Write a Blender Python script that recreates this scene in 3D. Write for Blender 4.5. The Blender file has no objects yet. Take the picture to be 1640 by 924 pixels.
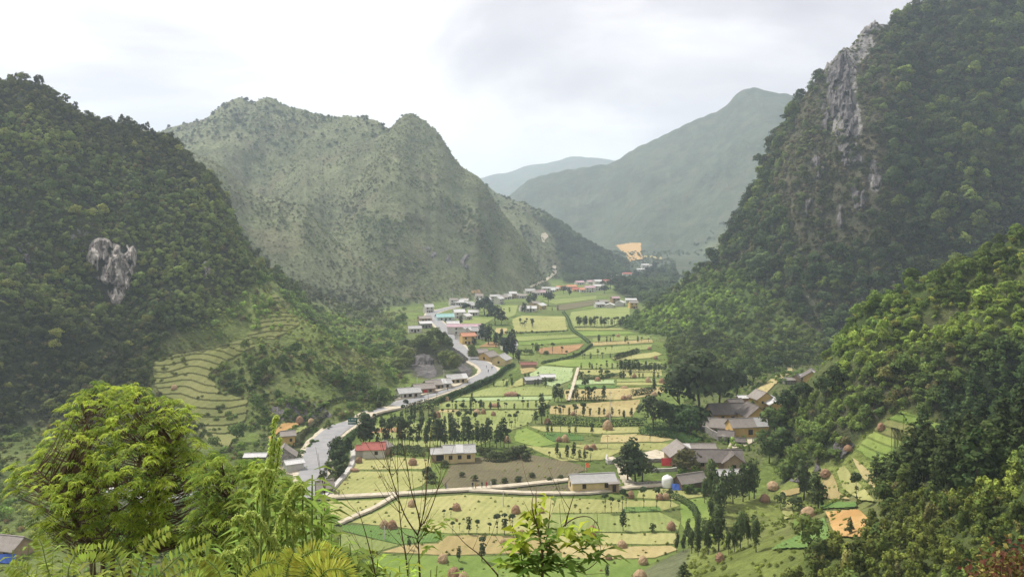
import bpy, math, random
import numpy as np
from mathutils import Vector, Matrix

# ------------------------------------------------------------------ camera, world, sun, exposure
F = 1365.0            # focal length in photo pixels
CX, HY = 820.0, 373.0 # principal column, horizon row (photo pixels)
CAMZ = 71.0
sc = bpy.context.scene
cam_d = bpy.data.cameras.new('camera'); cam = bpy.data.objects.new('camera', cam_d)
sc.collection.objects.link(cam); sc.camera = cam
cam.location = (0, 0, CAMZ); cam.rotation_euler = (math.radians(90), 0, 0)
cam_d.sensor_width = 36; cam_d.lens = 36 * F / 1640
cam_d.shift_y = -(462 - HY) / 1640
cam_d.clip_start = 0.1; cam_d.clip_end = 60000

SUN_EL, SUN_AZ = 56, -50          # azimuth from +Y (view direction), negative = left
w = bpy.data.worlds.new('World'); sc.world = w; w.use_nodes = True
nt = w.node_tree; nd = nt.nodes; nd.clear()
def N(t, tree=None, **k):
    n = (tree or nt).nodes.new(t)
    for a, b in k.items(): setattr(n, a, b)
    return n
def L(a, b, tree=None): (tree or nt).links.new(a, b)
sky = N('ShaderNodeTexSky', sky_type='NISHITA'); sky.sun_disc = False
sky.sun_elevation = math.radians(SUN_EL); sky.sun_rotation = math.radians(SUN_AZ)
sm = N('ShaderNodeVectorMath', operation='SCALE'); sm.inputs['Scale'].default_value = 0.1
L(sky.outputs[0], sm.inputs[0])
tc = N('ShaderNodeTexCoord')
mp = N('ShaderNodeMapping'); mp.inputs['Scale'].default_value = (1.0, 1.0, 2.6); mp.inputs['Location'].default_value = (0.35, 0.1, 0.42)
L(tc.outputs['Generated'], mp.inputs[0])
n1 = N('ShaderNodeTexNoise'); n1.inputs['Scale'].default_value = 2.5; n1.inputs['Detail'].default_value = 7; n1.inputs['Roughness'].default_value = .5; n1.inputs['Distortion'].default_value = .35
L(mp.outputs[0], n1.inputs['Vector'])
cr = N('ShaderNodeValToRGB'); e = cr.color_ramp.elements
e[0].position = .36; e[0].color = (.86, .83, .815, 1); e[1].position = .64; e[1].color = (.45, .42, .445, 1)
k = e.new(.46); k.color = (.76, .725, .72, 1); k = e.new(.54); k.color = (.575, .54, .56, 1)
L(n1.outputs['Fac'], cr.inputs[0])
mx = N('ShaderNodeMix', data_type='RGBA'); mx.inputs['Factor'].default_value = .95
L(sm.outputs[0], mx.inputs[6]); L(cr.outputs[0], mx.inputs[7])
bg = N('ShaderNodeBackground'); bg.inputs['Strength'].default_value = 1.0
L(mx.outputs[2], bg.inputs[0]); wo = N('ShaderNodeOutputWorld'); L(bg.outputs[0], wo.inputs[0])

sd = bpy.data.lights.new('sun', 'SUN'); sd.energy = 3.9; sd.angle = math.radians(6); sd.color = (1, .955, .88)
so = bpy.data.objects.new('sun', sd); sc.collection.objects.link(so)
_a, _e = math.radians(SUN_AZ), math.radians(SUN_EL)
SUNV = Vector((math.sin(_a) * math.cos(_e), math.cos(_a) * math.cos(_e), math.sin(_e)))
so.rotation_euler = SUNV.to_track_quat('Z', 'Y').to_euler(); so.location = (0, 0, 900)

sc.view_settings.view_transform = 'Standard'; sc.view_settings.look = 'None'
sc.view_settings.exposure = 0.56; sc.view_settings.gamma = 1
sc.render.engine = 'CYCLES'
cy = sc.cycles
cy.use_denoising = True; cy.max_bounces = 5; cy.diffuse_bounces = 3; cy.glossy_bounces = 1; cy.transmission_bounces = 3
cy.volume_bounces = 1; cy.transparent_max_bounces = 4; cy.use_adaptive_sampling = True; cy.adaptive_threshold = .02

rng = np.random.default_rng(7); random.seed(7)
C = sc.collection

# ------------------------------------------------------------------ numpy noise
_perm = np.random.default_rng(3).random((256, 256)).astype(np.float32)
def vnoise(x, y):
    xi = np.floor(x).astype(int); yi = np.floor(y).astype(int); fx = x - xi; fy = y - yi
    fx = fx * fx * (3 - 2 * fx); fy = fy * fy * (3 - 2 * fy)
    g = lambda i, j: _perm[i & 255, j & 255]
    return (g(xi, yi) * (1 - fx) + g(xi + 1, yi) * fx) * (1 - fy) + (g(xi, yi + 1) * (1 - fx) + g(xi + 1, yi + 1) * fx) * fy
def fbm(x, y, o=4, ridged=False):
    s = 0; a = .5; t = 0
    for i in range(o):
        v = vnoise(x + i * 17.3, y - i * 9.7)
        if ridged: v = 1 - abs(2 * v - 1)
        s = s + a * v; t += a; a *= .5; x = x * 2.03; y = y * 2.03
    return s / t
def inpoly(px, py, poly):
    r = np.zeros(np.shape(px), bool); n = len(poly)
    for i in range(n):
        x0, y0 = poly[i]; x1, y1 = poly[(i + 1) % n]
        if y0 == y1: continue
        c = ((y0 > py) != (y1 > py)) & (px < (x1 - x0) * (py - y0) / (y1 - y0) + x0)
        r ^= c
    return r
def sstep(a, b, x):
    t = np.clip((x - a) / (b - a), 0, 1); return t * t * (3 - 2 * t)

# ------------------------------------------------------------------ terrain height function
def P(px, py, D): return ((px - CX) / F * D, D, CAMZ + (HY - py) / F * D)
# crest lines: (photo x, photo y, distance) ; k = half width / height ; e = profile exponent
RIDGES = [
 # near left mountain
 dict(k=1.62, e=1.12, sx=2.4, lift=-4, pts=[(-420,60,430),(-200,88,440),(0,116,460),(60,134,465),(150,172,475),(210,196,488),(270,212,500),(305,250,490),(330,288,478),(352,335,466),(385,388,452),(412,440,436),(450,478,425),(510,512,415),(575,548,408),(620,578,402)]),
 dict(k=2.2, e=1.5, lift=-1.5, pts=[(0,640,330),(150,600,335),(300,560,345),(420,540,352),(520,590,355)]),
 # road knob
 dict(k=1.25, e=.8, lift=-3, pts=[(655,556,475),(680,538,475),(702,534,475),(722,545,474),(738,568,470)]),
 # spur between
 dict(k=1.7, e=1.05, lift=-2, pts=[(200,190,960),(290,240,920),(380,338,870),(470,415,820),(560,468,775),(640,508,735)]),
 # middle mountain
 dict(k=1.5, e=1.05, sx=2.3, lift=-3, pts=[(100,260,1400),(275,205,1380),(345,188,1370),(358,168,1360),(385,152,1350),(406,162,1345),(430,150,1340),(452,166,1330),(505,180,1300),(560,180,1270),(605,194,1250),(625,212,1235),(643,187,1215),(658,177,1200),(680,188,1190),(700,205,1180),(715,236,1170),(740,262,1165),(757,276,1165),(774,292,1165),(785,318,1140),(795,350,1110),(803,390,1080),(812,430,1060)]),
 # wooded ridge beyond
 dict(k=1.7, e=1.0, lift=-5, pts=[(760,285,1560),(800,312,1500),(835,335,1500),(870,353,1510),(905,372,1530),(945,392,1560),(985,410,1590),(1003,425,1600)]),
 # far right mountain
 dict(k=1.75, e=1.15, sx=2.2, lift=-3, pts=[(700,380,2900),(815,312,2800),(850,285,2750),(905,270,2700),(980,258,2650),(1040,226,2600),(1090,196,2550),(1150,172,2500),(1172,162,2480),(1183,142,2470),(1205,135,2450),(1240,146,2430),(1275,152,2400),(1340,165,2300),(1450,150,2200)]),
 # far hills
 dict(k=2.6, e=1.0, lift=-3, pts=[(640,330,6000),(775,280,5600),(800,275,5500),(850,262,5400),(880,259,5400),(905,252,5300),(930,246,5200),(975,254,5100),(1100,262,5000),(1300,270,5000)]),
 # right mountain
 dict(k=.98, e=1.0, sx=2.1, lift=-6, pts=[(2100,-200,700),(1850,-150,710),(1640,-105,720),(1540,-45,718),(1470,4,712),(1440,32,706),(1420,34,704),(1400,30,702),(1380,48,694),(1362,70,686),(1348,76,678),(1326,94,674),(1303,132,672),(1277,190,670),(1262,222,670),(1240,262,672),(1200,335,674),(1172,382,678),(1112,424,684),(1072,452,690),(1042,482,694),(1012,512,690)]),
 dict(k=2.0, e=1.2, lift=-3, pts=[(1640,330,600),(1480,360,600),(1340,390,605),(1200,425,620),(1120,452,640),(1070,482,655),(1030,510,665)]),
 dict(k=2.4, e=1.1, lift=-2, pts=[(300,400,640),(400,425,640),(470,452,640),(540,486,630),(600,515,615),(645,540,600)]),
 # near right spur
 dict(k=1.45, e=1.08, sx=1.4, lift=-4, pts=[(2600,150,160),(2200,220,200),(1900,280,225),(1640,345,250),(1560,388,256),(1470,432,262),(1400,520,268),(1345,605,274),(1305,655,278)]),
 dict(k=1.75, e=1.1, lift=-3, pts=[(5000,150,30),(2900,300,75),(2200,440,110),(1900,560,135),(1700,660,155),(1560,730,175)]),
]
RS = []
for r in RIDGES:
    p = np.array([P(*q) for q in r['pts']]); p[:, 2] += r['lift']
    out = []
    for a, b in zip(p[:-1], p[1:]):
        n = max(2, int(np.linalg.norm(b[:2] - a[:2]) / max(3, a[1] / 90 / r.get('sx', 1.0) ** 1.3)))
        for i in range(n): out.append(a + (b - a) * i / n)
    out.append(p[-1]); RS.append((np.array(out), r['k'], r['e'], r.get('sx', 1.0)))
_hp = ([-400, -60, -8, 0, 4, 8, 12, 20, 92, 6000], [CAMZ + 200, CAMZ + 34, CAMZ + 1, CAMZ - 1.6, CAMZ - 2.5, CAMZ - 5.2, CAMZ - 9, CAMZ - 16, 0, 0])
FLAT = [(80, 302, 34, .4), (100, 335, 20, 1.0), (137, 390, 32, 3.0), (60, 258, 34, .2)]
def floorz(y): return np.clip((y - 1450) * .055, 0, 90)
def height(x, y, blur=False):
    x = np.asarray(x, float); y = np.asarray(y, float)
    best = np.zeros_like(x); bz = np.full_like(x, 1.)
    fl = floorz(y)
    for S, k, e, sx in RS:
        m = np.zeros_like(x); mz = np.full_like(x, 1.)
        for cx_, cy_, cz in S:
            if cz <= .5: continue
            d = np.sqrt((sx * (x - cx_)) ** 2 + (y - cy_) ** 2) / (k * cz)
            h = cz * np.clip(1 - d, 0, 1) ** e
            g = h > m; m = np.where(g, h, m); mz = np.where(g, cz, mz)
        g = m > best; best = np.where(g, m, best); bz = np.where(g, mz, bz)
    if blur:                      # rounded, weathered ridges on the far mountains
        kk = (y[:, 0] > 900)
        for _ in range(3):
            b2 = (best + np.roll(best, 1, 1) + np.roll(best, -1, 1)) / 3; best = np.where(kk[:, None], b2, best)
        for _ in range(6): bz = (bz + np.roll(bz, 1, 1) + np.roll(bz, -1, 1)) / 3
    rel = np.clip(best / bz, 0, 1)
    far = np.clip(y / 700, .6, 4)
    wgt = sstep(4, 45, best) * (1 - .72 * sstep(.62, .97, rel))
    n = (fbm(x / (70 * far), y / (70 * far), 5, True) - .55) * 48 * np.minimum(far, 1.6) + (fbm(x / 22 / far + 9, y / 22 / far, 4) - .5) * 11 * np.minimum(far, 1.8)
    n = n * np.where(y > 700, .5, 1)
    n = n + np.where(y > 700, (fbm(x / 260 + 4, y / 260, 4, True) - .55) * 34, 0)
    z = np.maximum(best, fl) + wgt * n * np.clip(best / 60, .25, 1.3)
    z = np.maximum(z, fl)
    for fx, fy, fr, fz in FLAT:
        q = 1 - sstep(.6, 1.0, np.hypot(x - fx, y - fy) / fr); z = z * (1 - q) + fz * q
    near = np.interp(y, *_hp) + np.where(y < 90, (fbm(x / 6, y / 6, 3) - .5) * np.clip(y / 8, 0, 2.2), 0)
    return np.maximum(z, np.where(y < 95, near, 0))

# polar grid about the view point (only a sampling pattern: finer where things are near)
US = np.linspace(-.78, .78, 640)
YS = np.concatenate([np.geomspace(1.5, 150, 60, endpoint=False), np.geomspace(150, 800, 400, endpoint=False), np.geomspace(800, 3000, 200, endpoint=False), np.geomspace(3000, 7000, 36)])
GX = YS[:, None] * US[None, :]; GY = np.repeat(YS[:, None], len(US), 1)
GZ = height(GX, GY, True)
GPX = CX + US[None, :] * F + 0 * GY; GPY = HY - (GZ - CAMZ) / GY * F
_el = (GZ - CAMZ) / GY
_hor = np.maximum.accumulate(_el, 0)
VIS = _el >= _hor - .012
LY = np.log(YS)
def hz(x, y):                     # height by interpolation in the grid
    u = x / y; fu = (u - US[0]) / (US[1] - US[0]); i = np.clip(np.floor(fu).astype(int), 0, len(US) - 2); a = np.clip(fu - i, 0, 1)
    j = np.clip(np.searchsorted(YS, y) - 1, 0, len(YS) - 2); b = (y - YS[j]) / (YS[j + 1] - YS[j])
    return (GZ[j, i] * (1 - a) + GZ[j, i + 1] * a) * (1 - b) + (GZ[j + 1, i] * (1 - a) + GZ[j + 1, i + 1] * a) * b
def hit(px, py, ymin=60):
    u = (px - CX) / F; s = (HY - py) / F
    z = hz(u * YS, YS); d = z - (CAMZ + s * YS)
    j = np.where((d >= 0) & (YS > ymin))[0]
    if len(j) == 0: return None
    j = j[0]
    t = d[j - 1] / (d[j - 1] - d[j]) if d[j] != d[j - 1] else 0
    D = YS[j - 1] + np.clip(t, 0, 1) * (YS[j] - YS[j - 1])
    return Vector((u * D, D, float(CAMZ + s * D)))
def flo(px, py):                  # point on the flat valley floor
    D = CAMZ * F / (py - HY); return Vector(((px - CX) / F * D, D, 0))
def at(px, py, D): return Vector(P(px, py, D))
# ------------------------------------------------------------------ helpers: objects, materials
def tag(o, label=None, cat=None, group=None, kind=None):
    if label: o['label'] = label
    if cat: o['category'] = cat
    if group: o['group'] = group
    if kind: o['kind'] = kind
    return o
def link(name, data, parent=None, loc=None):
    o = bpy.data.objects.new(name, data); C.objects.link(o)
    if parent: o.parent = parent
    if loc is not None: o.location = loc
    return o
def empty(name, loc, rz=0, scale=1):
    o = link(name, None, loc=loc); o.rotation_euler = (0, 0, rz); o.scale = (scale,) * 3 if not hasattr(scale, '__len__') else scale
    o.empty_display_size = .3
    return o
def nmesh(name, V, Fc, mat=None, smooth=False):
    """mesh from arrays; Fc is an (n,3) or (n,4) array"""
    V = np.asarray(V, np.float32); Fc = np.asarray(Fc, np.int32)
    me = bpy.data.meshes.new(name); k = Fc.shape[1]
    me.vertices.add(len(V)); me.vertices.foreach_set('co', V.ravel())
    me.loops.add(Fc.size); me.loops.foreach_set('vertex_index', Fc.ravel())
    me.polygons.add(len(Fc)); me.polygons.foreach_set('loop_start', np.arange(0, Fc.size, k, dtype=np.int32)); me.polygons.foreach_set('loop_total', np.full(len(Fc), k, np.int32))
    if smooth: me.polygons.foreach_set('use_smooth', np.ones(len(Fc), bool))
    me.update(calc_edges=True); me.validate()
    if mat: me.materials.append(mat)
    return me
def pmesh(name, V, Fc, mat=None, smooth=False):
    me = bpy.data.meshes.new(name); me.from_pydata([tuple(v) for v in V], [], [tuple(f) for f in Fc]); me.update()
    if smooth: me.polygons.foreach_set('use_smooth', [True] * len(me.polygons))
    if mat: me.materials.append(mat)
    return me
def vcol(me, name, col):
    a = me.attributes.new(name, 'FLOAT_COLOR', 'POINT'); c = np.ones((len(me.vertices), 4), np.float32); c[:, :3] = col
    a.data.foreach_set('color', c.ravel())
def vflt(me, name, v):
    a = me.attributes.new(name, 'FLOAT', 'POINT'); a.data.foreach_set('value', np.asarray(v, np.float32))

class MB:
    """collects boxes, prisms and tubes into one mesh"""
    def __init__(s): s.v = []; s.f = []
    def add(s, V, Fc):
        b = len(s.v); s.v += [tuple(v) for v in V]; s.f += [tuple(i + b for i in f) for f in Fc]; return s
    def box(s, x0, x1, y0, y1, z0, z1):
        return s.add([(x0,y0,z0),(x1,y0,z0),(x1,y1,z0),(x0,y1,z0),(x0,y0,z1),(x1,y0,z1),(x1,y1,z1),(x0,y1,z1)],
                     [(0,3,2,1),(4,5,6,7),(0,1,5,4),(1,2,6,5),(2,3,7,6),(3,0,4,7)])
    def tube(s, pts, rad, n=6):
        pts = [Vector(p) for p in pts]
        if not hasattr(rad, '__len__'): rad = [rad] * len(pts)
        b = len(s.v)
        for i, p in enumerate(pts):
            d = (pts[min(i + 1, len(pts) - 1)] - pts[max(i - 1, 0)]).normalized()
            a = d.orthogonal().normalized() if abs(d.z) > .95 else d.cross(Vector((0, 0, 1))).normalized()
            c = d.cross(a)
            for j in range(n):
                t = 2 * math.pi * j / n; s.v.append(tuple(p + (a * math.cos(t) + c * math.sin(t)) * rad[i]))
        for i in range(len(pts) - 1):
            for j in range(n):
                s.f.append((b + i * n + j, b + i * n + (j + 1) % n, b + (i + 1) * n + (j + 1) % n, b + (i + 1) * n + j))
        s.f.append(tuple(b + j for j in range(n))[::-1]); s.f.append(tuple(b + (len(pts) - 1) * n + j for j in range(n)))
        return s
    def mesh(s, name, mat, smooth=False): return pmesh(name, s.v, s.f, mat, smooth)
    def build(s, name, mat, parent=None, smooth=False): return link(name, s.mesh(name, mat, smooth), parent)

def newmat(name):
    m = bpy.data.materials.new(name); m.use_nodes = True; t = m.node_tree; t.nodes.clear()
    o = t.nodes.new('ShaderNodeOutputMaterial'); return m, t, o
def noise(t, scale, detail=5, rough=.55, coord='Object', dist=0, vec=None):
    n = N('ShaderNodeTexNoise', t); n.inputs['Scale'].default_value = scale; n.inputs['Detail'].default_value = detail; n.inputs['Roughness'].default_value = rough; n.inputs['Distortion'].default_value = dist
    if vec is None:
        if coord == 'World': g = N('ShaderNodeNewGeometry', t); vec = g.outputs['Position']
        else: c = N('ShaderNodeTexCoord', t); vec = c.outputs[coord]
    L(vec, n.inputs['Vector'], t); return n.outputs['Fac']
def ramp(t, fac, stops):
    r = N('ShaderNodeValToRGB', t); el = r.color_ramp.elements
    el[0].position, el[0].color = stops[0][0], (*stops[0][1], 1); el[1].position, el[1].color = stops[-1][0], (*stops[-1][1], 1)
    for p, c in stops[1:-1]: k = el.new(p); k.color = (*c, 1)
    L(fac, r.inputs[0], t); return r.outputs[0]
def mixc(t, fac, a, b, mode='MIX'):
    m = N('ShaderNodeMix', t, data_type='RGBA', blend_type=mode)
    for s, v in ((0, fac), (6, a), (7, b)):
        if isinstance(v, (int, float)): m.inputs[s].default_value = v
        elif isinstance(v, tuple): m.inputs[s].default_value = (*v, 1)
        else: L(v, m.inputs[s], t)
    return m.outputs[2]
def math_(t, op, a, b=0.0):
    m = N('ShaderNodeMath', t, operation=op)
    for s, v in ((0, a), (1, b)):
        if isinstance(v, (int, float)): m.inputs[s].default_value = v
        else: L(v, m.inputs[s], t)
    return m.outputs[0]
def finish(t, o, col, rough=.85, spec=.2, bump=None, dist=.1, bs=.6):
    b = N('ShaderNodeBsdfPrincipled', t)
    if isinstance(col, tuple): b.inputs['Base Color'].default_value = (*col, 1)
    else: L(col, b.inputs['Base Color'], t)
    b.inputs['Roughness'].default_value = rough; b.inputs['Specular IOR Level'].default_value = spec
    if bump is not None:
        n = N('ShaderNodeBump', t); n.inputs['Strength'].default_value = bs; n.inputs['Distance'].default_value = dist
        L(bump, n.inputs['Height'], t); L(n.outputs[0], b.inputs['Normal'], t)
    L(b.outputs[0], o.inputs[0], t); return b
def simple(name, c1, c2, scale=1.0, rough=.85, dist=.05, coord='Object', spec=.2, bs=.5, lo=.35, hi=.65):
    m, t, o = newmat(name)
    f = noise(t, scale, 6, .6, coord)
    col = ramp(t, f, [(lo, c1), (hi, c2)])
    finish(t, o, col, rough, spec, noise(t, scale * 4, 4, .6, coord), dist, bs); return m

def leafmat(name, src='INSTANCER', trans=.28, var=.35, nscale=.25):
    """foliage: tint comes from the instance, the object colour or the mesh"""
    m, t, o = newmat(name)
    if src == 'OBJECT': oi = N('ShaderNodeObjectInfo', t); col = oi.outputs['Color']
    else:
        a = N('ShaderNodeAttribute', t); a.attribute_name = 'tint'; a.attribute_type = src; col = a.outputs['Color']
    lr = N('ShaderNodeAttribute', t); lr.attribute_name = 'lr'; lr.attribute_type = 'GEOMETRY'
    f = noise(t, nscale, 3, .6, 'World')
    v = math_(t, 'ADD', math_(t, 'MULTIPLY', math_(t, 'SUBTRACT', lr.outputs['Fac'], .5), var * 1.6), math_(t, 'ADD', math_(t, 'MULTIPLY', math_(t, 'SUBTRACT', f, .5), 1.1), 1.0))
    sc_ = N('ShaderNodeVectorMath', t, operation='SCALE'); L(col, sc_.inputs[0], t); L(v, sc_.inputs['Scale'], t)
    hs = N('ShaderNodeHueSaturation', t); L(sc_.outputs[0], hs.inputs['Color'], t)
    L(math_(t, 'ADD', math_(t, 'MULTIPLY', lr.outputs['Fac'], .04), .48), hs.inputs['Hue'], t)
    b = N('ShaderNodeBsdfPrincipled', t); b.inputs['Roughness'].default_value = .65; b.inputs['Specular IOR Level'].default_value = .06
    L(hs.outputs[0], b.inputs['Base Color'], t)
    tr = N('ShaderNodeBsdfTranslucent', t); L(hs.outputs[0], tr.inputs[0], t)
    ms = N('ShaderNodeMixShader', t); ms.inputs[0].default_value = trans
    L(b.outputs[0], ms.inputs[1], t); L(tr.outputs[0], ms.inputs[2], t); L(ms.outputs[0], o.inputs[0], t)
    return m

M = {}
M['leaf_i'] = leafmat('foliage_far', 'INSTANCER')
M['leaf_o'] = leafmat('foliage_tree', 'OBJECT')
M['leaf_m'] = leafmat('foliage_near', 'GEOMETRY', trans=.42, var=.25, nscale=2.0)
M['bark'] = simple('bark', (.045, .035, .028), (.10, .08, .06), 6, dist=.02)
M['bark_grey'] = simple('bark_grey', (.12, .11, .10), (.24, .22, .19), 6, dist=.02)
M['green_stem'] = simple('green_stem', (.10, .14, .03), (.17, .22, .05), 30, dist=.002)
M['twig'] = simple('twig_bark', (.07, .045, .03), (.13, .09, .06), 30, dist=.002)

# terrain: ground colour comes from the cover attribute, rock from the rock attribute
m, t, o = newmat('terrain_ground')
ta = N('ShaderNodeAttribute', t); ta.attribute_name = 'cover'
ra = N('ShaderNodeAttribute', t); ra.attribute_name = 'rock'
g1 = noise(t, .035, 7, .62, 'World'); g2 = noise(t, .35, 6, .65, 'World')
v = math_(t, 'ADD', math_(t, 'MULTIPLY', math_(t, 'SUBTRACT', g1, .5), 1.3), math_(t, 'ADD', math_(t, 'MULTIPLY', math_(t, 'SUBTRACT', g2, .5), 1.2), 1.0))
sc_ = N('ShaderNodeVectorMath', t, operation='SCALE'); L(ta.outputs['Color'], sc_.inputs[0], t); L(v, sc_.inputs['Scale'], t)
brush = mixc(t, math_(t, 'MULTIPLY', ramp(t, noise(t, .011, 8, .68, 'World', dist=.4), [(.47, (0, 0, 0)), (.56, (1, 1, 1))]), .6), sc_.outputs[0], mixc(t, 1.0, sc_.outputs[0], (.5, .56, .5), 'MULTIPLY'))
dry = mixc(t, math_(t, 'MULTIPLY', ramp(t, noise(t, .02, 5, .6, 'World'), [(.5, (0, 0, 0)), (.68, (1, 1, 1))]), .45), brush, (.15, .125, .08))
gg = N('ShaderNodeNewGeometry', t); mpp = N('ShaderNodeMapping', t); mpp.inputs['Scale'].default_value = (1, 1, .22); L(gg.outputs['Position'], mpp.inputs[0], t)
rk = ramp(t, noise(t, .25, 8, .68, vec=mpp.outputs[0], dist=.6), [(.30, (.07, .065, .06)), (.48, (.20, .19, .18)), (.66, (.36, .34, .32))])
rf = ramp(t, math_(t, 'ADD', ra.outputs['Fac'], math_(t, 'MULTIPLY', math_(t, 'SUBTRACT', noise(t, .12, 6, .7, 'World'), .5), 1.5)), [(.45, (0, 0, 0)), (.6, (1, 1, 1))])
col = mixc(t, rf, dry, rk)
finish(t, o, col, .95, .08, math_(t, 'ADD', noise(t, .5, 6, .7, 'World'), math_(t, 'MULTIPLY', noise(t, .08, 5, .65, 'World'), 3.0)), 2.2, .8)
M['terrain'] = m

def fieldmat(name, c1, c2, c3, rows=0.0, rdir=(1, 0, 0), rowdark=.75):
    m, t, o = newmat(name)
    f = noise(t, .06, 6, .6, 'World'); g = noise(t, 1.3, 5, .7, 'World')
    oi = N('ShaderNodeObjectInfo', t)
    ff = math_(t, 'ADD', math_(t, 'ADD', math_(t, 'MULTIPLY', f, .62), math_(t, 'MULTIPLY', g, .38)), math_(t, 'MULTIPLY', math_(t, 'SUBTRACT', oi.outputs['Random'], .5), .16))
    col = ramp(t, ff, [(.36, c1), (.5, c2), (.64, c3)])
    # thin, patchy growth: bits of soil and weeds
    col = mixc(t, math_(t, 'MULTIPLY', ramp(t, noise(t, .35, 8, .72, 'World'), [(.52, (0, 0, 0)), (.66, (1, 1, 1))]), .35), col, (.13, .17, .045))
    b = noise(t, 2.5, 5, .7, 'World')
    if rows:
        tc = N('ShaderNodeTexCoord', t); mp = N('ShaderNodeMapping', t); mp.inputs['Rotation'].default_value = (0, 0, rdir); L(tc.outputs['Object'], mp.inputs[0], t)
        wv = N('ShaderNodeTexWave', t); wv.inputs['Scale'].default_value = rows; wv.inputs['Distortion'].default_value = 2.5; wv.inputs['Detail'].default_value = 3; wv.inputs['Detail Scale'].default_value = .6; L(mp.outputs[0], wv.inputs['Vector'], t)
        col = mixc(t, math_(t, 'MULTIPLY', wv.outputs['Fac'], .3), col, mixc(t, 1.0, col, (rowdark, rowdark, rowdark), 'MULTIPLY'))
        b = math_(t, 'ADD', b, math_(t, 'MULTIPLY', wv.outputs['Fac'], .4))
    finish(t, o, col, .95, .08, b, .25, .7); return m
FM = {
 'Y': fieldmat('stubble_yellow', (.235, .24, .085), (.295, .295, .11), (.36, .335, .145), .16, .3),
 'L': fieldmat('crop_lime', (.16, .195, .06), (.21, .245, .08), (.265, .29, .105), .2, .1),
 'G': fieldmat('grass_green', (.12, .18, .04), (.17, .235, .055), (.23, .28, .075), .1, .6),
 'T': fieldmat('stubble_tan', (.29, .23, .10), (.35, .285, .13), (.40, .34, .165), .12, .2),
 'B': fieldmat('soil_brown', (.26, .15, .07), (.33, .20, .10), (.39, .26, .14), .25, .15),
 'D': fieldmat('ploughed_dark', (.085, .075, .045), (.115, .10, .06), (.15, .13, .075), .3, .25),
 'V': fieldmat('vegetable_green', (.07, .135, .035), (.10, .175, .045), (.14, .215, .06), .45, .1, .55),
 'W': fieldmat('crop_pale', (.24, .31, .13), (.29, .36, .17), (.34, .40, .21), .2, .1),
 'H': fieldmat('slope_grass', (.115, .125, .042), (.155, .165, .055), (.205, .205, .08), .1, .6),
 'O': fieldmat('soil_orange', (.36, .21, .08), (.43, .27, .11), (.48, .33, .14), .12, .5),
}
M['asphalt'] = simple('road_asphalt', (.215, .213, .215), (.27, .265, .265), .25, .85, .01, 'World')
M['dirt'] = simple('packed_dirt', (.36, .31, .22), (.50, .45, .35), .6, .95, .05, 'World')
M['concrete'] = simple('concrete', (.36, .34, .31), (.50, .48, .44), .8, .9, .02)
M['stone'] = simple('stone_wall', (.12, .11, .10), (.34, .32, .29), 2.2, .95, .12)
M['straw'] = simple('straw', (.20, .115, .065), (.36, .225, .14), 3.5, .98, .12, lo=.3, hi=.7, bs=1)
M['straw2'] = simple('straw_pale', (.30, .20, .11), (.46, .33, .20), 3.5, .98, .12, bs=1)
def wallmat(name, a, b, stain): 
    m, t, o = newmat(name)
    col = ramp(t, noise(t, .5, 6, .6), [(.35, a), (.65, b)])
    col = mixc(t, math_(t, 'MULTIPLY', ramp(t, noise(t, 1.4, 7, .7), [(.55, (0, 0, 0)), (.75, (1, 1, 1))]), .6), col, stain)
    finish(t, o, col, .95, .1, noise(t, 6, 5, .7), .04, .5); return m
M['ochre'] = wallmat('rammed_earth', (.50, .335, .12), (.60, .42, .17), (.36, .23, .09))
M['ochre_pale'] = wallmat('rammed_earth_pale', (.55, .43, .22), (.64, .52, .29), (.40, .29, .14))
M['mudbrown'] = wallmat('mud_wall', (.30, .21, .13), (.38, .28, .18), (.20, .13, .08))
M['white_wall'] = wallmat('whitewash', (.48, .46, .42), (.58, .56, .52), (.34, .31, .27))
M['blue_wall'] = wallmat('pale_blue_wall', (.42, .52, .52), (.52, .60, .60), (.34, .38, .38))
def roofmat(name, a, b, rows=3.2, ang=0, spec=.25, rough=.75):
    m, t, o = newmat(name)
    col = ramp(t, noise(t, .7, 7, .68), [(.32, a), (.66, b)])
    tc = N('ShaderNodeTexCoord', t); wv = N('ShaderNodeTexWave', t); wv.inputs['Scale'].default_value = rows; wv.inputs['Distortion'].default_value = .4
    L(tc.outputs['Object'], wv.inputs['Vector'], t)
    col = mixc(t, .35, col, mixc(t, wv.outputs['Fac'], (.55, .55, .55), (1, 1, 1)), 'MULTIPLY')
    col = mixc(t, math_(t, 'MULTIPLY', ramp(t, noise(t, .35, 6, .7), [(.52, (0, 0, 0)), (.7, (1, 1, 1))]), .4), col, tuple(x * .5 for x in a))
    finish(t, o, col, rough, spec, wv.outputs['Fac'], .05, .7); return m
RM = {'tile': roofmat('roof_clay_tile', (.13, .11, .10), (.22, .19, .17), 4),
 'tilep': roofmat('roof_tile_pale', (.25, .22, .19), (.34, .30, .27), 4),
 'fibro': roofmat('roof_fibre_cement', (.38, .37, .36), (.50, .49, .47), 3),
 'white': roofmat('roof_white_sheet', (.50, .49, .48), (.64, .63, .61), 3, spec=.3, rough=.6),
 'red': roofmat('roof_red_sheet', (.33, .09, .07), (.43, .14, .11), 3),
 'orange': roofmat('roof_orange_tile', (.48, .20, .11), (.58, .28, .16), 3),
 'pink': roofmat('roof_pink_sheet', (.42, .27, .30), (.52, .36, .39), 3),
 'teal': roofmat('roof_teal_sheet', (.25, .46, .43), (.34, .55, .52), 3),
 'darkred': roofmat('roof_dark_red', (.20, .075, .055), (.28, .12, .09), 3),
 'blue': roofmat('blue_tarpaulin', (.04, .10, .42), (.07, .16, .55), 1)}
M['opening'] = simple('dark_opening', (.012, .011, .010), (.03, .027, .024), 2)
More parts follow.
